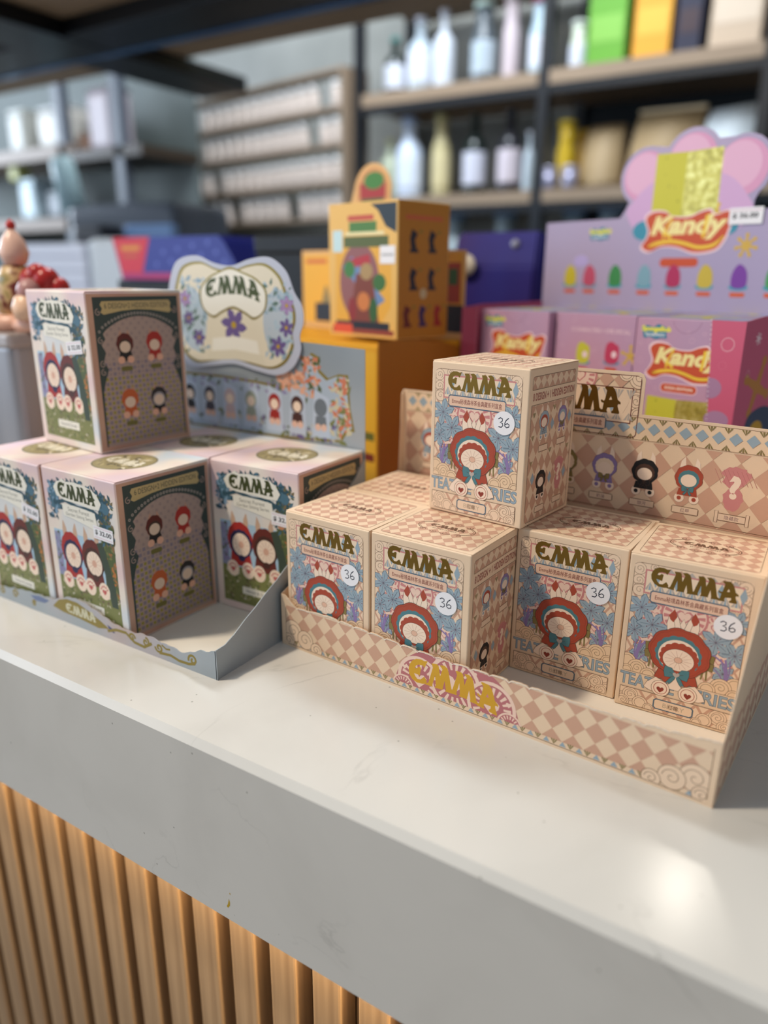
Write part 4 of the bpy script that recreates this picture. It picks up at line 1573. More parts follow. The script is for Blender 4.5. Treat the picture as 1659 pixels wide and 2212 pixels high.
mid.location = kpos(-.1550 + KD + .0008, .002, KZ)
# turned so that its printed side faces the viewer
mid.rotation_euler = (0, 0, radians(KYAW - 90))
mid.location = kpos(-.1545 - .002, .013 + KW, KZ)
copy_thing(kb, kpos(-.2410, .0975, KZ), KYAW, 'pink toy box at the rear left of the pink tray, mostly hidden')
copy_thing(kb, kpos(-.1550, .0975, KZ), KYAW, 'pink toy box at the rear middle of the pink tray, mostly hidden')
copy_thing(kb, kpos(-.0690, .0925, KZ), KYAW, 'pink toy box at the rear right of the pink tray, mostly hidden')

kt = thing('display_tray', kpos(-.264, 0, .105), KYAW, 'upper pink display tray with a tall lilac header shaped like bubbles', 'display tray', 'pink display trays')
KTW, KTD, KTH = .289, .182, .1135


def torn(x0, flip=False):
    out = []
    for i in range(45):
        z = KTH - i * (KTH - .034) / 44
        out.append((x0 + (.0008 if i % 2 else -.0002), z))
    return out


bm = bmesh.new()
fr = (Vector((0, -.0006, 0)), Vector((1, 0, 0)), Vector((0, 0, 1)))
L_ = torn(.0215)
R_ = [(.264 + (-.002 + .010 * (1 - (z / KTH))), z) for _, z in L_]
R_ = [(x + (.0006 if i % 2 else 0), z) for i, (x, z) in enumerate(R_)]
outline = [(0, 0), (KTW, 0), (KTW, KTH)] + R_ + [(.245, .028), (.05, .028)] + L_[::-1] + [(0, KTH)]
bm_plate(bm, outline, fr, .0006)
link('front_lip', mesh('front_lip', bm, PINKD), kt)
a = Art(lift=.3)
for line_ in (L_, R_):
    for i in range(0, 44, 1):
        p, q = line_[i], line_[i + 1]
        if i % 2 == 0:
            a.ell(p[0] * 1000, p[1] * 1000, .5, None, WHITE, n=6)
a.build('torn_edge', kt, (0, -.0006, 0), (1, 0, 0), (0, 0, 1))
a = Art(lift=.06)
a.clip = (265.5, 4, 288, 110)
for x, y, rx, ry in ((268, 62, 9, 8), (276, 38, 10, 7), (264, 20, 8, 10)):
    a.ell(x, y, rx, ry, M('A97F9E', .5), n=24)
a.line(a.ring(277, 96, 5, n=20), .35, PALE, True)
a.line(a.ring(275, 80, 3, n=16), .2, M('D87A90', .5), True)
a.build('front_print', kt, (0, -.0006, 0), (1, 0, 0), (0, 0, 1))
for X in (KTW, 0.0006):
    bm = bmesh.new()
    bm_plate(bm, [(0, 0), (KTD, 0), (KTD, .118), (.03, .1165), (0, KTH)], (Vector((X, 0, 0)), Vector((0, 1, 0)), Vector((0, 0, 1))), .0006)
    link('side_wall', mesh('side_wall', bm, PINKD), kt)
a = Art()
starfish(a, 34, 62, 26, M('C0803C', .5), 4, 70)
a.line(a.ring(14, 74, 2.6, n=14), .25, PALE, True)
a.line(a.ring(12, 34, 5, 7, n=14), .25, M('D87A90', .5), True)
starfish(a, 24, 100, 5, PALE, 7, 0)
a.poly(smooth([(22, 6), (24, 36), (40, 44), (60, 44), (78, 34), (78, 6)], 4), M('3C4660', .5))
a.up()
a.ell(44, 24, 13, 10, M('C9982E', .5), n=20)
a.build('side_print', kt, *SIDE(KTW))
# header panel with bubble-shaped top
bub = []
base_pts = [(0, .2), (.289, .2)]


def arc(cx, cy, r, a0, a1, n=10):
    return [(cx + r * cos(radians(a0 + (a1 - a0) * i / n)), cy + r * sin(radians(a0 + (a1 - a0) * i / n))) for i in range(n + 1)]


hz = -.105
out = [(0, 0), (.289, 0), (.289, .312 + hz), (.2225, .306 + hz)]
out += [(.2225, .315 + hz)] + arc(.207, .342 + hz, .028, -50, 110) + arc(.160, .352 + hz, .0285, 35, 150)[0:]
out += arc(.114, .342 + hz, .027, 85, 235) + [(.096, .314 + hz), (.090, .3055 + hz), (.023, .305 + hz), (0, .3045 + hz)]
bm = bmesh.new()
HD = .130
bm_plate(bm, out, (Vector((0, HD, 0)), Vector((1, 0, 0)), Vector((0, 0, 1))), .0008)
link('header_panel', mesh('header_panel', bm, LILAC), kt)
a = Art(lift=.05)
for cx, cy, r in ((207, 237, 24), (160, 247, 24), (114, 237, 23)):
    a.ell(cx, cy, r, None, M('D79ABA', .45), n=36)
    a.up()
    a.ell(cx - r * .1, cy + r * .1, r * .82, None, M('E0AFC8', .45), n=36)
a.up()
a.poly(smooth([(98, 202), (104, 216), (124, 232), (160, 240), (196, 232), (216, 214), (222, 198), (196, 180), (124, 180)], 5), M('CFA6CC', .45))
a.up()
candy(a, 124, 196, 190, 256)
a.ell(118, 188, 12, 9, M('3F8FA6', .5), n=20)
a.ell(200, 190, 12, 9, M('3F8FA6', .5), n=20)
starfish(a, 190, 200, 10, M('D9B23C', .5), 5, 10)
a.up()
kandy(a, 118, 167, 206, 204)
spongelogo(a, 56, 180, 82, 193)
a.up()
a.poly(a.rr(139, 154, 178, 162, 3.8), ORNG)
for i, (x, c1) in enumerate(((36, M('C9B62E', .5)), (60, M('C2506A', .5)), (91, M('3F8A4C', .5)), (124, M('7FA6B4', .5)), (155, M('B02E5A', .5)), (187, M('C9B040', .5)), (219, M('7A3F9C', .5)), (250, M('4E9A5A', .5)))):
    a.ell(x, 136, 9, 2.8, M('3F9AAE', .5), n=20)
    a.up()
    a.poly(smooth([(x - 6, 136), (x - 7, 148), (x - 2, 156), (x + 4, 153), (x + 7, 146), (x + 6, 136)], 3), c1)
    a.poly(a.rr(x - 7, 127.5, x + 7, 131.5, 1.8), M('D0603C', .5))
starfish(a, 221, 172, 11, STAR, 7, 90)
a.ell(48, 160, 9, 6, M('B9A8D8', .5), n=16)
a.build('header_print', kt, (0, HD - .0001, 0), (1, 0, 0), (0, 0, 1))
a = Art(lift=.1)
a.rect(-14, -7, 16, 7, WHITE)
a.up()
a.line([(-13, 4.6), (15, 4.6)], .4, M('C06A86', .5))
a.text('$ 36.00', -11, -2.6, 12, 2.6, INKB, .03)
pl = a.build('price_label', kt, (0, 0, 0), (1, 0, 0), (0, 0, 1))
pl.location = (.2165, HD - .0012, .197)
pl['label'] = 'white price label'
box('tray_floor', .001, KTW - .001, .001, KTD - .001, .0001, .0006, PINKD, kt)

kt2 = thing('display_tray', kpos(-.266, -.001, .0002), KYAW, 'lower pink display carton carrying the upper pink tray', 'display tray', 'pink display trays')
box('carton', 0, .293, 0, .186, 0, .1042, PINKD, kt2, .001)
box('lid', .0006, .2924, .0006, .1854, .1036, .1046, M('D98CA4', .45), kt2)

# ------------------------------------------------------------------ yellow group in the middle distance
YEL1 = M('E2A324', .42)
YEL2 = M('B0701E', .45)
DKB = M('20242E', .45)
yt = thing('display_tray', (-.379, .3470, 0), -12.9, 'tall yellow display tray with a yellow header behind the standing yellow box', 'display tray')
bm = bm_box(bmesh.new(), -.262, 0, 0, .122, 0, .186, .001, 1)
link('carton', mesh('carton', bm, [YEL1]), yt)
bm = bmesh.new()
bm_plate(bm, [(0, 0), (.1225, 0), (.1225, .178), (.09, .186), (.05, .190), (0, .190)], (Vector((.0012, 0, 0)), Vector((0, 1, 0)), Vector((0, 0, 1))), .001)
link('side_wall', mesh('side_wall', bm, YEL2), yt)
a = Art()
a.rect(-26, 0, -2, 180, M('E8B030', .42))
a.rect(-24, 95, -4, 103, M('6A6A2A', .5))
a.rect(-24, 74, -4, 82, M('7A2A1A', .5))
a.build('front_print', yt, *FRONT())
# header: two wings and a rounded crest
out = [(-.262, 0), (0, 0), (0, .274), (-.095, .277), (-.098, .300), (-.108, .330)] + arc(-.136, .336, .030, 10, 170, 12) + [(-.172, .325)] + arc(-.183, .308, .014, 60, 210, 6) + [(-.196, .277), (-.262, .277)]
bm = bmesh.new()
bm_plate(bm, out, (Vector((0, .125, 0)), Vector((1, 0, 0)), Vector((0, 0, 1))), .001)
link('header_panel', mesh('header_panel', bm, M('D9A968', .45)), yt)
a = Art()
a.rect(-260, 192, -130, 272, M('E3A92C', .45))
a.rect(-60, 192, -4, 272, M('D99A2C', .45))
a.up()
a.rect(-254, 262, -215, 267, M('C8662A', .5))
a.ell(-136, 336, 25, 25, M('C58A52', .5), n=28)
a.ell(-183, 308, 9, 10, M('3F6A34', .5), n=14)
a.up()
a.rect(-154, 318, -118, 332, M('37602E', .5))
a.rect(-156, 330, -116, 346, M('A02A26', .5))
a.ell(-134, 348, 16, 9, M('3F7A2E', .5), n=20)
a.rect(-238, 194, -196, 216, DKB)
a.poly([(-226, 216), (-208, 216), (-215, 236), (-219, 236)], M('8A7A4A', .5))
a.rect(-26, 192, -2, 220, DKB)
a.rect(-26, 222, -6, 262, M('A03A24', .5))
a.rect(-22, 240, -10, 256, M('2F5A2A', .5))
a.ell(-160, 228, 4, 6, M('7A9A4A', .5), n=12)
a.rect(-200, 246, -186, 270, M('9AA06A', .5))
a.build('header_print', yt, (0, .1249, 0), (1, 0, 0), (0, 0, 1))

yb = thing('toy_box', (-.4664, .3995, .1905), -12.9, 'tall yellow toy box standing on top of the yellow tray, orange side with small figures', 'box')
yb.location = (-.4664, .3925, .1905)
box('carton', 0, .096, 0, .0725, 0, .1245, M('E0B262', .45), yb, .0008)
a = Art()
a.rect(2, 2, 94, 122, M('E3B45E', .45))
a.up()
a.poly([(10, 84), (88, 84), (88, 30), (70, 8), (10, 8)], M('E2A838', .45))
a.poly([(60, 122), (94, 122), (94, 96), (80, 102), (70, 116)], M('26323A', .5))
a.up()
a.ell(44, 52, 28, 36, M('8E5A5A', .5), n=30)
a.rect(6, 80, 20, 100, M('BFD9DC', .4))
a.rect(22, 84, 84, 94, M('55602E', .5))
a.rect(24, 95, 78, 98, M('E8DCA8', .5))
a.rect(28, 108, 64, 113, M('C0503A', .5))
a.rect(30, 98, 68, 107, M('4C7A38', .5))
a.up()
# plain stand-in for the printed figure: crossed ribbons on a disc
a.poly([(20, 66), (34, 76), (80, 36), (66, 28)], M('6A86B0', .5))
a.poly([(26, 72), (58, 78), (60, 70), (28, 64)], M('B02F38', .5))
a.poly([(40, 60), (62, 60), (72, 14), (30, 14)], M('7A3A2A', .5))
a.up()
a.ell(30, 64, 8, 8, M('3F7A3C', .5), n=16)
a.ell(72, 52, 9, 8, M('3A6A30', .5), n=16)
a.ell(54, 62, 9, 8, M('A88A5A', .5), n=16)
a.ell(50, 34, 9, 9, M('C9783A', .5), n=16)
a.ell(64, 26, 6, 12, M('2F5A2A', .5), n=16)
a.ell(34, 26, 6, 12, M('8A2A2A', .5), n=16)
a.rect(10, 8, 86, 15, DKB)
a.rect(4, 3, 92, 8, M('8A3A2A', .5))
a.up()
a.rect(6, 3, 34, 12, M('D8502C', .5))
a.build('front_print', yb, *FRONT())
a = Art()
a.rect(1, 1, 71.5, 123.5, M('B97A22', .45))
a.up()
a.rect(10, 108, 62, 112, M('C8643A', .5))
for i, (x, y) in enumerate(((22, 88), (48, 88), (22, 54), (48, 54), (14, 20), (36, 20), (58, 20))):
    m = (DKB, M('6A2A24', .5), M('3A2A5A', .5), M('A0282A', .5))[0 if i < 4 else i - 3]
    a.rect(x - 6, y - 9, x + 6, y - 6, m)
    a.poly([(x - 4, y - 7), (x + 4, y - 7), (x + 1, y + 2), (x + 5, y + 8), (x - 3, y + 12), (x - 6, y + 4)], m)
    a.ell(x + 9, y + 10, 2.6, 1.2, M('7A7A2E', .5), n=8)
a.ell(36, 42, 5, 5, M('C9B488', .5), n=12)
a.build('side_print', yb, *SIDE(.0725 + .0235))
a = Art(lift=.4)
a.rect(-10, -8, 10, 8, WHITE)
a.up()
a.line([(-8, 0), (8, 0)], 2, M('A8A8A8', .5))
pl = a.build('price_label', yb, (0, 0, 0), (1, 0, 0), (0, 0, 1))
pl.location = (.083, 0, .077)

# ------------------------------------------------------------------ other things on the counter
bb = thing('gift_bag', (-.475, .665, .0002), -4, 'dark blue and violet shiny bag with a white round seal, between yellow and pink', 'bag')
bm = bmesh.new()
rings = []
for (x0, x1, y0, y1, z) in ((0, .12, 0, .07, 0), (0, .121, 0, .068, .15), (.001, .122, .008, .060, .26), (.003, .119, .022, .046, .302)):
    rings.append([bm.verts.new(p) for p in ((x0, y0, z), (x1, y0, z), (x1, y1, z), (x0, y1, z))])
for a0, b0 in zip(rings, rings[1:]):
    for i in range(4):
        bm.faces.new((a0[i], a0[(i + 1) % 4], b0[(i + 1) % 4], b0[i]))
bm.faces.new(rings[0])
bm.faces.new(rings[-1])
bmesh.ops.bevel(bm, geom=list(bm.edges), offset=.003, segments=2, affect='EDGES')
bagm = noise_mat('violet_film', [(0.3, '3A1650'), (0.5, '2A1F70'), (0.75, '2A2A80')], 9, .6, 2, spec=.25)
link('bag_body', mesh('bag_body', bm, bagm), bb)
bm = bm_lathe(bmesh.new(), [(.0001, 0), (.0135, 0), (.0135, .001), (.0001, .0012)], 24)
bmesh.ops.rotate(bm, verts=bm.verts, cent=(0, 0, 0), matrix=Matrix.Rotation(radians(90), 3, 'X'))
o = link('round_seal', mesh('round_seal', bm, M('D8CCB8', .5)), bb)
o.location = (.030, -.0015, .262)
bm = bm_lathe(bmesh.new(), [(.0001, 0), (.006, 0), (.006, .001), (.0001, .0012)], 16)
bmesh.ops.rotate(bm, verts=bm.verts, cent=(0, 0, 0), matrix=Matrix.Rotation(radians(90), 3, 'X'))
o = link('eyelet', mesh('eyelet', bm, M('8A8AA0', .4)), bb)
o.location = (.090, .015, .287)

blk = thing('storage_box', (-.99, .555, .0002), 0, 'plain black box under the red and blue carton', 'box')
box('box_body', 0, .27, 0, .1, 0, .222, M('14161A', .5), blk, .002)
box('box_lid', -.001, .271, -.001, .101, .222, .239, M('1A1C20', .5), blk, .002)
rb = thing('gift_carton', (-.985, .550, .2395), 0, 'red and dark blue glossy carton lying behind the butterfly-shaped header card', 'box')
bm = bmesh.new()
bm_plate(bm, [(0.012, 0), (.262, 0), (.225, .052), (.215, .060), (-.004, .060)], (Vector((0, 0, 0)), Vector((1, 0, 0)), Vector((0, 0, 1))), .09)
bmesh.ops.rotate(bm, verts=bm.verts, cent=(0, 0, 0), matrix=Matrix.Identity(3))
me = mesh('carton', bm, M('232C84', .35))
link('carton', me, rb)
a = Art(lift=.2)
a.poly([(-3.5, 60), (78, 60), (58, 10), (11, 10)], M('C02A3C', .4))
a.poly([(9.6, 10), (250, 10), (258, 1), (12, 1)], M('A02560', .4))
a.up()
a.line([(14, 45), (56, 45)], 7, M('C98A3C', .5))
a.line([(18, 34), (50, 34)], 4, M('B0623C', .5))
for i in range(10):
    a.ell(90 + i * 15, 22 + (i * 17) % 30, 3.5, None, M('5A66B8', .4), n=12)
a.build('front_print', rb, *FRONT())
kb2 = thing('storage_box', (-.50, .540, .0002), -3, 'plain black box standing behind the yellow tray', 'box')
box('box_body', -.205, .0, 0, .05, 0, .275, M('111317', .5), kb2, .003)
box('box_lid', -.206, .001, -.001, .051, .275, .297, M('15171B', .5), kb2, .003)

# steel caddy and the ornament standing on it (left edge)
cad = thing('steel_canister', (-.715, .215, .0002), 0, 'brushed steel canister at the left edge under the red ornament', 'canister')
steel = noise_mat('brushed_steel', [(0.3, '8E8C8E'), (0.7, 'AFAAAB')], 30, .38, 3, (1, 1, 0.05), metal=.6)
bm = bm_box(bmesh.new(), -.13, .062, -.06, .07, 0, .188, .008, 3)
link('canister_body', mesh('canister_body', bm, steel), cad)
box('rim', -.132, .064, -.062, .072, .182, .196, M('A89E9A', .4, .4), cad, .004)
orn = thing('ornament', (-.695, .195, .1965), 0, 'small cream and red porcelain ornament group with gold dabs on the steel canister', 'ornament')
bm = bmesh.new()
bm_lathe(bm, [(.001, 0), (.030, 0), (.034, .006), (.030, .014), (.001, .016)], 24, 0, 0)
bm_lathe(bm, [(.001, 0), (.028, 0), (.031, .006), (.027, .013), (.001, .015)], 24, .034, .005)
link('base', mesh('base', bm, M('D9A890', .35)), orn)
bm = bm_lathe(bmesh.new(), [(.001, .012), (.019, .014), (.022, .03), (.016, .05), (.012, .058), (.001, .062)], 24, .004, 0)
link('vase_body', mesh('vase_body', bm, noise_mat('speckled_gold', [(0.4, '6A2A22'), (0.5, 'C9A878'), (0.62, '8A7A40'), (0.75, '7E96AC')], 70, .35)), orn)
bm = bm_lathe(bmesh.new(), [(.001, .058), (.010, .060), (.0135, .070), (.010, .082), (.004, .090), (.001, .093)], 20, .006, 0)
link('finial', mesh('finial', bm, M('DDB4A0', .3)), orn)
bm = bm_lathe(bmesh.new(), [(.0005, .090), (.004, .092), (.0045, .096), (.0005, .100)], 14, .006, 0)
link('knob', mesh('knob', bm, M('B02A22', .3)), orn)
bm = bmesh.new()
for cx, cy, cz, r in ((.040, .004, .034, .019), (.028, 0, .046, .011), (.050, .0, .046, .012), (.060, .006, .040, .009), (.044, -.004, .052, .009)):
    t = bmesh.new()
    bmesh.ops.create_uvsphere(t, u_segments=18, v_segments=12, radius=r)
    bmesh.ops.translate(t, verts=t.verts, vec=(cx, cy, cz))
    mm = bpy.data.meshes.new('t'); t.to_mesh(mm); t.free(); bm.from_mesh(mm); bpy.data.meshes.remove(mm)
link('red_blossom', mesh('red_blossom', bm, M('A0201C', .3), True), orn)
bm = bm_lathe(bmesh.new(), [(.001, 0), (.011, .002), (.013, .012), (.009, .022), (.001, .025)], 18, .042, -.018, .010)
link('cream_bud', mesh('cream_bud', bm, M('E8BE9C', .3)), orn)
bm = bmesh.new()
bmesh.ops.create_uvsphere(bm, u_segments=18, v_segments=12, radius=.012)
bmesh.ops.translate(bm, verts=bm.verts, vec=(.043, -.013, .036))
link('mauve_petal', mesh('mauve_petal', bm, M('A87A74', .35), True), orn)

# white machine and papers behind the left boxes
mc = thing('white_machine', (-1.72, 1.10, .0), 12, 'white and grey countertop machine with a dark knob, blurred behind the stacked pastel box', 'machine')
tag(box('side_counter', -2.6, -.9, .95, 1.45, -1.1, -.001, M('8A8E92', .5)), 'grey side counter standing behind the white counter', 'counter')
box('body', -.05, .17, 0, .16, 0, .335, M('D5DCE2', .35), mc, .02, 3)
box('display', .10, .19, -.02, .10, .10, .30, M('747C86', .35), mc, .015, 3)
bm = bm_lathe(bmesh.new(), [(.001, 0), (.022, 0), (.022, .03), (.001, .034)], 18)
bmesh.ops.rotate(bm, verts=bm.verts, cent=(0, 0, 0), matrix=Matrix.Rotation(radians(90), 3, 'X'))
o = link('knob', mesh('knob', bm, M('1E2226', .4)), mc)
o.location = (.14, -.02, .275)
box('tray', -.02, .21, -.07, .12, 0, .05, M('5A6470', .4), mc, .008)
pp = thing('paper_stack', (-2.02, 1.06, 0), 8, 'pale blue-white stack of paper bags left of the blurred machine', 'paper stack')
bm = bmesh.new()
for i in range(9):
    bm_box(bm, .0 + .003 * (i % 3), .24 + .002 * (i % 2), 0, .2, i * .036, i * .036 + .0345, .003, 1)
link('bags', mesh('bags', bm, M('E0E4F2', .5)), pp)
pf = thing('price_card', (-1.43, 1.0, 0), 10, 'white folded card standing beside the red and blue carton', 'card')
bm = bmesh.new()
bm_plate(bm, [(-.05, 0), (.07, 0), (.01, .27), (-.05, .29)], (Vector((0, 0, 0)), Vector((1, 0, 0)), Vector((0, 0, 1))), .004)
link('front_leaf', mesh('front_leaf', bm, M('DDE8F2', .5)), pf)
bm = bmesh.new()
bm_plate(bm, [(-.05, 0), (.07, 0), (.01, .27), (-.05, .29)], (Vector((0, .06, 0)), Vector((1, 0, 0)), Vector((0, 0, 1))), .004)
link('rear_leaf', mesh('rear_leaf', bm, M('C5D0DC', .5)), pf)

# ------------------------------------------------------------------ overhead hanging shelf
hs_ = thing('hanging_shelf', (-.9, 1.2, .8), 0, 'black steel and wood shelf hanging over the counter', 'shelf')
plank = noise_mat('plank', [(0.3, '93795F'), (0.7, 'AC9276')], 6, .55, 4, (.15, 2, 2))
BLK = M('0E0F12', .35)
box('shelf_board', -1.9, 1.6, -.62, .285, .03, .06, plank, hs_, .002)
box('front_beam', -1.9, 1.6, -.12, .045, -.01, .03, BLK, hs_, .003)
box('end_beam', -1.04, -.85, -1.0, .53, -.012, .029, BLK, hs_, .003)
box('reflection_rail', -1.9, 1.6, .03, .05, -.014, .0, M('54749A', .2, .6), hs_, .002)  # blue reflection on the black frame, put into this strip's colour
for xx in (-.95, .9):
    box('hanger', xx - .02, xx + .02, -.06, -.02, .06, 1.78, BLK, hs_, .002)

# ------------------------------------------------------------------ back shelving
frame_m = M('17191D', .45)
board_m = noise_mat('board', [(0.3, '84705C'), (0.7, 'A08C76')], 5, .5, 3, (.2, 2, 2))
sh = thing('shelving_unit', (0, 2.40, -1.1), 0, 'long black framed shelving unit with wooden boards along the back wall', 'shelf')
for x in (-1.79, -1.04, -.353, .35, 1.05):
    for y in (.02, .40):
        box('post', x - .018, x + .018, y - .018, y + .018, 0, 3.0, frame_m, sh)
for z in (.17, .535, .90, 1.27):
    for x0, x1 in ((-1.77, -1.06), (-1.02, -.373), (-.333, .33), (.37, 1.03)):
        box('shelf_board', x0, x1, 0, .40, 1.1 + z - .042, 1.1 + z, board_m, sh)
        box('rail', x0, x1, .005, .03, 1.1 + z - .07, 1.1 + z - .042, frame_m, sh)
box('back_panel', -1.04, 1.05, .425, .435, .6, 3.0, M('22282D', .6), sh)

# spice-jar rack
ry = -10.8
rk = thing('jar_rack', (-1.84, 2.36, 0), 180 + ry, 'wooden wall rack with four rows of small pale jars', 'rack')
rk_m = M('8A7763', .55)
for z in (.34, .47, .60, .74, .87, 1.0):
    box('shelf_board', 0, 1.72, -.075, 0, z - .014, z, rk_m, rk)
box('side_panel', -.015, 0, -.14, 0, .3, 1.0, rk_m, rk)
box('side_panel', 1.72, 1.735, -.14, 0, .3, 1.0, rk_m, rk)
jar = thing('jar', (0, 0, 0), 0, 'small pale jar with a white lid in the wall rack', 'jar', 'jars in the wooden rack')
bm = bm_lathe(bmesh.new(), [(.001, 0), (.023, 0), (.0245, .006), (.0245, .066), (.020, .072), (.001, .073)], 14)
link('body', mesh('body', bm, M('C6B8AE', .4)), jar)
bm = bm_lathe(bmesh.new(), [(.001, .072), (.022, .072), (.022, .094), (.001, .095)], 14)
link('lid', mesh('lid', bm, M('E2E0DE', .45)), jar)
first = True
RC, RS = cos(radians(180 + ry)), sin(radians(180 + ry))
rows = {.47: 'lowest row', .60: 'third row down', .74: 'second row down', .87: 'top row'}
rnd = random.Random(9)
for z in (.47, .60, .74, .87):
    for i in range(25):
        if rnd.random() < .06:
            continue
        lx = .05 + i * .0675
        lx2, ly2 = lx, -.034
        wx, wy = -1.84 + lx2 * RC - ly2 * RS, 2.36 + lx2 * RS + ly2 * RC
        loc = (wx, wy, z)
        lab = 'small pale jar with white lid, %s of the wooden rack' % rows[z]
        g = 'jars in the %s of the rack' % rows[z]
        if first:
            jar.location = loc
            jar['label'] = lab
            jar['group'] = g
            first = False
        else:
            copy_thing(jar, loc, 0, lab, g)


def bottle(x, z, r, h, body, cap, label, lab_m=None, y=2.50, cat='bottle', neck=.35, group='bottles on the back shelves'):
    b_ = thing('bottle', (x, y, z + .0005), 0, label, cat, group)
    bm_ = bm_lathe(bmesh.new(), [(.001, 0), (r * .96, 0), (r, .008), (r, h * .58), (r * .8, h * .66), (r * neck, h * .74), (r * neck, h * .93), (.001, h * .93)], 20)
    link('glass_body', mesh('glass_body', bm_, body), b_)
    bm_ = bm_lathe(bmesh.new(), [(.001, h * .93), (r * neck * 1.25, h * .93), (r * neck * 1.25, h), (.001, h)], 16)
    link('cap', mesh('cap', bm_, cap), b_)
    if lab_m:
        bm_ = bm_lathe(bmesh.new(), [(r + .0008, h * .12), (r + .001, h * .14), (r + .001, h * .5), (r + .0008, h * .52)], 20)
        link('paper_label', mesh('paper_label', bm_, lab_m), b_)
    return b_


GL_D = M('1C2624', .12, 0, .5)
GL_C = M('A9B6C0', .1, 0, .5)
GL_B = M('6C88A6', .15, 0, .5)
WH = M('CBD0DC', .5)
bottle(-1.68, .90, .042, .20, GL_D, M('2E7F7A', .4), 'dark short bottle with a teal cap on the upper back shelf, leftmost', WH)
bottle(-1.57, .90, .05, .25, GL_C, WH, 'wide clear bottle with a white label right of the teal capped one', WH)
bottle(-1.47, .90, .04, .26, M('C5CCD6', .4), WH, 'slim white bottle beside the wide clear one on the upper shelf')
bottle(-1.31, .90, .045, .26, M('4E565C', .2), M('B8CFC8', .2), 'grey bottle with a bright pale cap, middle of the upper shelf', GL_C, neck=.7)
bottle(-1.205, .90, .03, .27, M('BCAFB4', .5), M('C8BCC0', .5), 'slim pinkish bottle on the upper back shelf', None, neck=.8)
bottle(-1.10, .90, .036, .24, M('9FB4C0', .3), M('8A2E50', .4), 'pale blue bottle with a crimson cap near the middle post', WH, neck=.7)
bottle(-1.70, .535, .04, .22, M('A8B09A', .3), M('B8B48A', .4), 'pale green bottle at the left of the middle back shelf')
bottle(-1.61, .535, .052, .287, M('C9D6EA', .3), M('93A6C6', .4), 'large pale blue bottle on the middle back shelf', M('D3DDEC', .4), neck=.5)
bottle(-1.47, .535, .036, .288, M('B9AE84', .35), M('8E8A60', .4), 'tall straw coloured bottle with a long neck on the middle back shelf', M('C9BD92', .5), neck=.6)
bottle(-1.33, .535, .043, .28, GL_D, M('232A26', .4), 'dark green bottle with a white label, left of its twin on the middle shelf', M('C2C4D2', .5))
bottle(-1.19, .535, .043, .28, M('2A2A30', .15), M('2A3038', .4), 'black bottle with a pale pink label on the middle shelf', M('C2B9C2', .5))
bottle(-1.115, .535, .02, .20, GL_C, WH, 'thin clear bottle beside the middle post')
for x, lb in ((-1.40, 'blue topped jug on the lower back shelf, left'), (-1.19, 'blue topped jug on the lower back shelf, beside the middle post'), (-.93, 'blue topped jug on the lower back shelf, right of the middle post'), (-.80, 'blue topped jug on the lower back shelf, rightmost')):
    bottle(x, .17, .06, .31, M('98A4A8', .3), M('5E86B8', .4), lb, None, neck=.6, group='blue topped jugs')
bottle(-.99, .90, .030, .13, M('5A78A8', .3), M('3E4E70', .4), 'small blue bottle on the right upper shelf by the post', None, y=2.60, neck=.6)
bottle(-.962, .90, .028, .15, M('C9D2C0', .4), M('CDD6CE', .4), 'small white green bottle beside the green carton', WH, neck=.8)
bottle(-.98, .535, .03, .22, M('B89A1E', .35), M('B8A02A', .4), 'yellow bottle on the middle shelf right of the post', None, neck=.8)
bottle(-.95, .535, .03, .2, M('A8842E', .35), M('A88A2E', .4), 'ochre bottle against the first brown paper bag', None, y=2.57, neck=.8)
for x, lb in ((-1.03, 'small round silver tin by the middle post'), (-.955, 'small round silver tin in front of the paper bag')):
    t_ = thing('tin', (x + .02, 2.435, .5355), 0, lb, 'tin', 'silver tins')
    link('body', mesh('body', bm_lathe(bmesh.new(), [(.001, 0), (.026, 0), (.028, .004), (.028, .06), (.001, .06)], 18), M('8E8CA0', .3, .4)), t_)
    link('lid', mesh('lid', bm_lathe(bmesh.new(), [(.001, .06), (.029, .06), (.029, .07), (.001, .071)], 18), M('A4A2B4', .3, .4)), t_)


def carton(x0, x1, z, h, mat, label, bandm, y=2.47, d=.12):
    c_ = thing('product_carton', (x0, y, z + .0005), 0, label, 'box', 'cartons on the upper right shelf')
    box('carton_body', 0, x1 - x0, 0, d, 0, h, mat, c_, .003)
    box('printed_band', .01, x1 - x0 - .01, -.001, .003, h * .25, h * .5, bandm, c_)
    box('lid', .0, x1 - x0, 0, d, h, h + .006, mat, c_, .002)
    return c_


carton(-.925, -.80, .90, .30, M('5E9A30', .45), 'green carton on the upper right shelf', M('7AB04A', .5))
carton(-.775, -.66, .90, .30, M('D2962E', .45), 'orange yellow carton beside the green carton', M('DDA840', .5))
carton(-.645, -.57, .90, .26, M('1E2036', .45), 'dark navy carton between the yellow and the beige cartons', M('3A2A30', .5))
carton(-.545, -.40, .90, .30, M('B8A48E', .5), 'beige carton at the right end of the upper shelf', M('C9B8A4', .5))


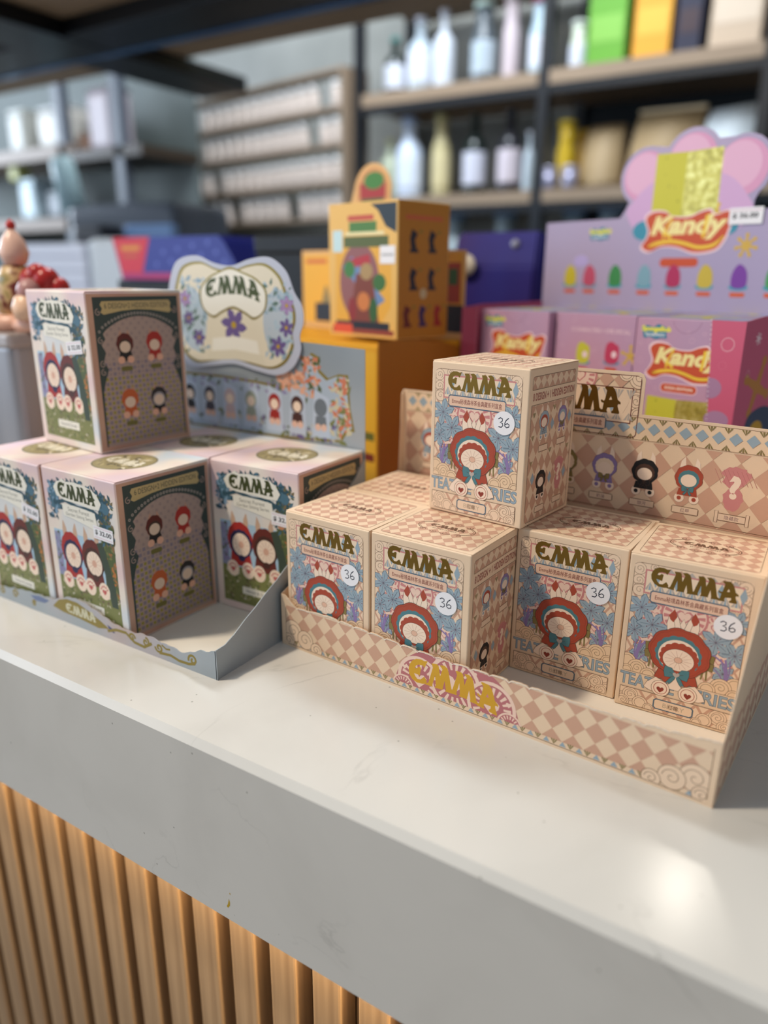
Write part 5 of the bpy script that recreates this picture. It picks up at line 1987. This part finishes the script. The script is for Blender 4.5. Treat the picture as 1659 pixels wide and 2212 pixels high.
def bag(x0, x1, z, h, mat, label, y=2.47, lean=0.0, nm='paper_bag'):
    b_ = thing(nm, (x0, y, z + .0005), 0, label, 'bag', 'bags on the middle right shelf')
    bm_ = bmesh.new()
    W_ = x1 - x0
    rr_ = []
    n = 8
    for j in range(n + 1):
        t = j / n
        th = .075 * (1 - t) ** .5 + .004
        rr_.append([bm_.verts.new(p) for p in ((0 + lean * t, .08 - th, h * t), (W_ * .5 + lean * t, .08 - th * 1.25, h * t * 1.01), (W_ + lean * t, .08 - th, h * t * (1 + .06 * (lean > 0))), (W_ + lean * t, .08 + th, h * t * (1 + .06 * (lean > 0))), (0 + lean * t, .08 + th, h * t))])
    for p, q in zip(rr_, rr_[1:]):
        for i in range(5):
            f = bm_.faces.new((p[i], p[(i + 1) % 5], q[(i + 1) % 5], q[i]))
            f.smooth = True
    bm_.faces.new(rr_[0])
    bm_.faces.new(rr_[-1])
    link('bag_body', mesh('bag_body', bm_, mat), b_)
    return b_


KR = M('A08A68', .6)
bag(-.912, -.79, .535, .205, KR, 'smaller brown paper bag on the middle right shelf')
bag(-.765, -.555, .535, .225, M('9C8562', .6), 'wider brown paper bag right of the smaller one', lean=.02)
box('seam', 0, .21, 0, .002, 0, .01, M('C9B898', .6), bpy.data.objects['paper_bag.001']).location = (.02, .058, .226)
bag(-.545, -.385, .535, .22, M('C4CDD2', .55), 'white plastic bag at the right end of the middle shelf', lean=.02, nm='plastic_bag')

# ------------------------------------------------------------------ left shelving
ls = thing('wall_shelf', (-3.9, 1.90, -1.1), 0, 'grey posted shelf unit at the far left with blurred goods', 'shelf')
for x in (.97, 1.32, -.2):
    box('post', x - .022, x + .022, 0, .044, 0, 2.2, M('4A515C', .45), ls)
for z in (.73, .45):
    box('shelf_board', -.2, 1.0, 0, .3, 1.1 + z - .03, 1.1 + z + .02, M('8E8076', .55), ls)
box('shelf_board', 1.0, 1.45, 0, .3, 1.1 + .68, 1.1 + .72, M('33291F', .55), ls)
box('back_panel', -.2, 1.45, .30, .31, .9, 2.2, M('565E5C', .6), ls)


def lump(name, x, z, w_, h_, d_, mat, label, cat, y=1.95, rot=0, top=None):
    t_ = thing(name, (x, y, z), rot, label, cat, 'goods on the left shelf')
    box('body', -w_ / 2, w_ / 2, 0, d_, 0, h_, mat, t_, min(w_, h_, d_) * .2, 3)
    box('lid', -w_ * .46, w_ * .46, d_ * .04, d_ * .96, h_ - .004, h_ + .012, top or mat, t_, .004)
    return t_


lump('kettle', -3.04, .7505, .22, .15, .14, M('C2BEB6', .4), 'large off-white container on the far left shelf', 'container', top=M('A9A9A9', .4))
lump('container', -3.30, .7505, .12, .16, .14, M('AFAFA8', .4), 'grey white container cut off by the left edge of the photo', 'container')
lump('dispenser', -2.74, .7205, .15, .22, .12, M('A89CA2', .4), 'tall pinkish white dispenser right of the shelf post', 'dispenser', top=M('5A5458', .4))
lump('bowl_stack', -2.86, .7205, .07, .06, .08, M('8A6A56', .5), 'small brown stack beside the pinkish dispenser', 'bowls')
lump('container', -3.28, .4705, .12, .16, .12, M('B9CBD2', .4), 'pale blue box on the lower left shelf', 'container')
lump('container', -3.08, .4705, .12, .10, .12, M('6A727A', .4), 'grey tub on the lower left shelf', 'container')
lump('small_box', -3.36, .64, .07, .07, .07, M('B8B86A', .4), 'small yellow green box above the pale blue box', 'container')  # plain coloured box with a lid, not a lamp
em = thing('coffee_machine', (-2.40, 1.50, -.0505), 6, 'dark grey coffee machine with a pale steam pitcher, blurred behind the pastel boxes', 'coffee machine')
box('body', 0, .48, 0, .30, 0, .52, M('4E535C', .35), em, .03, 3)
box('group_head', .10, .24, -.08, .02, .34, .45, M('3A3A3E', .35), em, .02, 3)
box('panel', .27, .48, -.012, .02, .20, .45, M('7C98C0', .3), em, .01, 2)
bm = bm_lathe(bmesh.new(), [(.001, 0), (.045, 0), (.04, .16), (.032, .18), (.001, .18)], 20)
o = link('pitcher', mesh('pitcher', bm, M('9FB8BC', .3)), em)
o.location = (-.02, .06, .50)
o.rotation_euler = (0, radians(-12), 0)
tag(box('back_counter', -3.9, -1.7, 1.47, 1.86, -1.1, -.051, M('6A6E72', .5)), 'grey back counter carrying the coffee machine', 'counter')
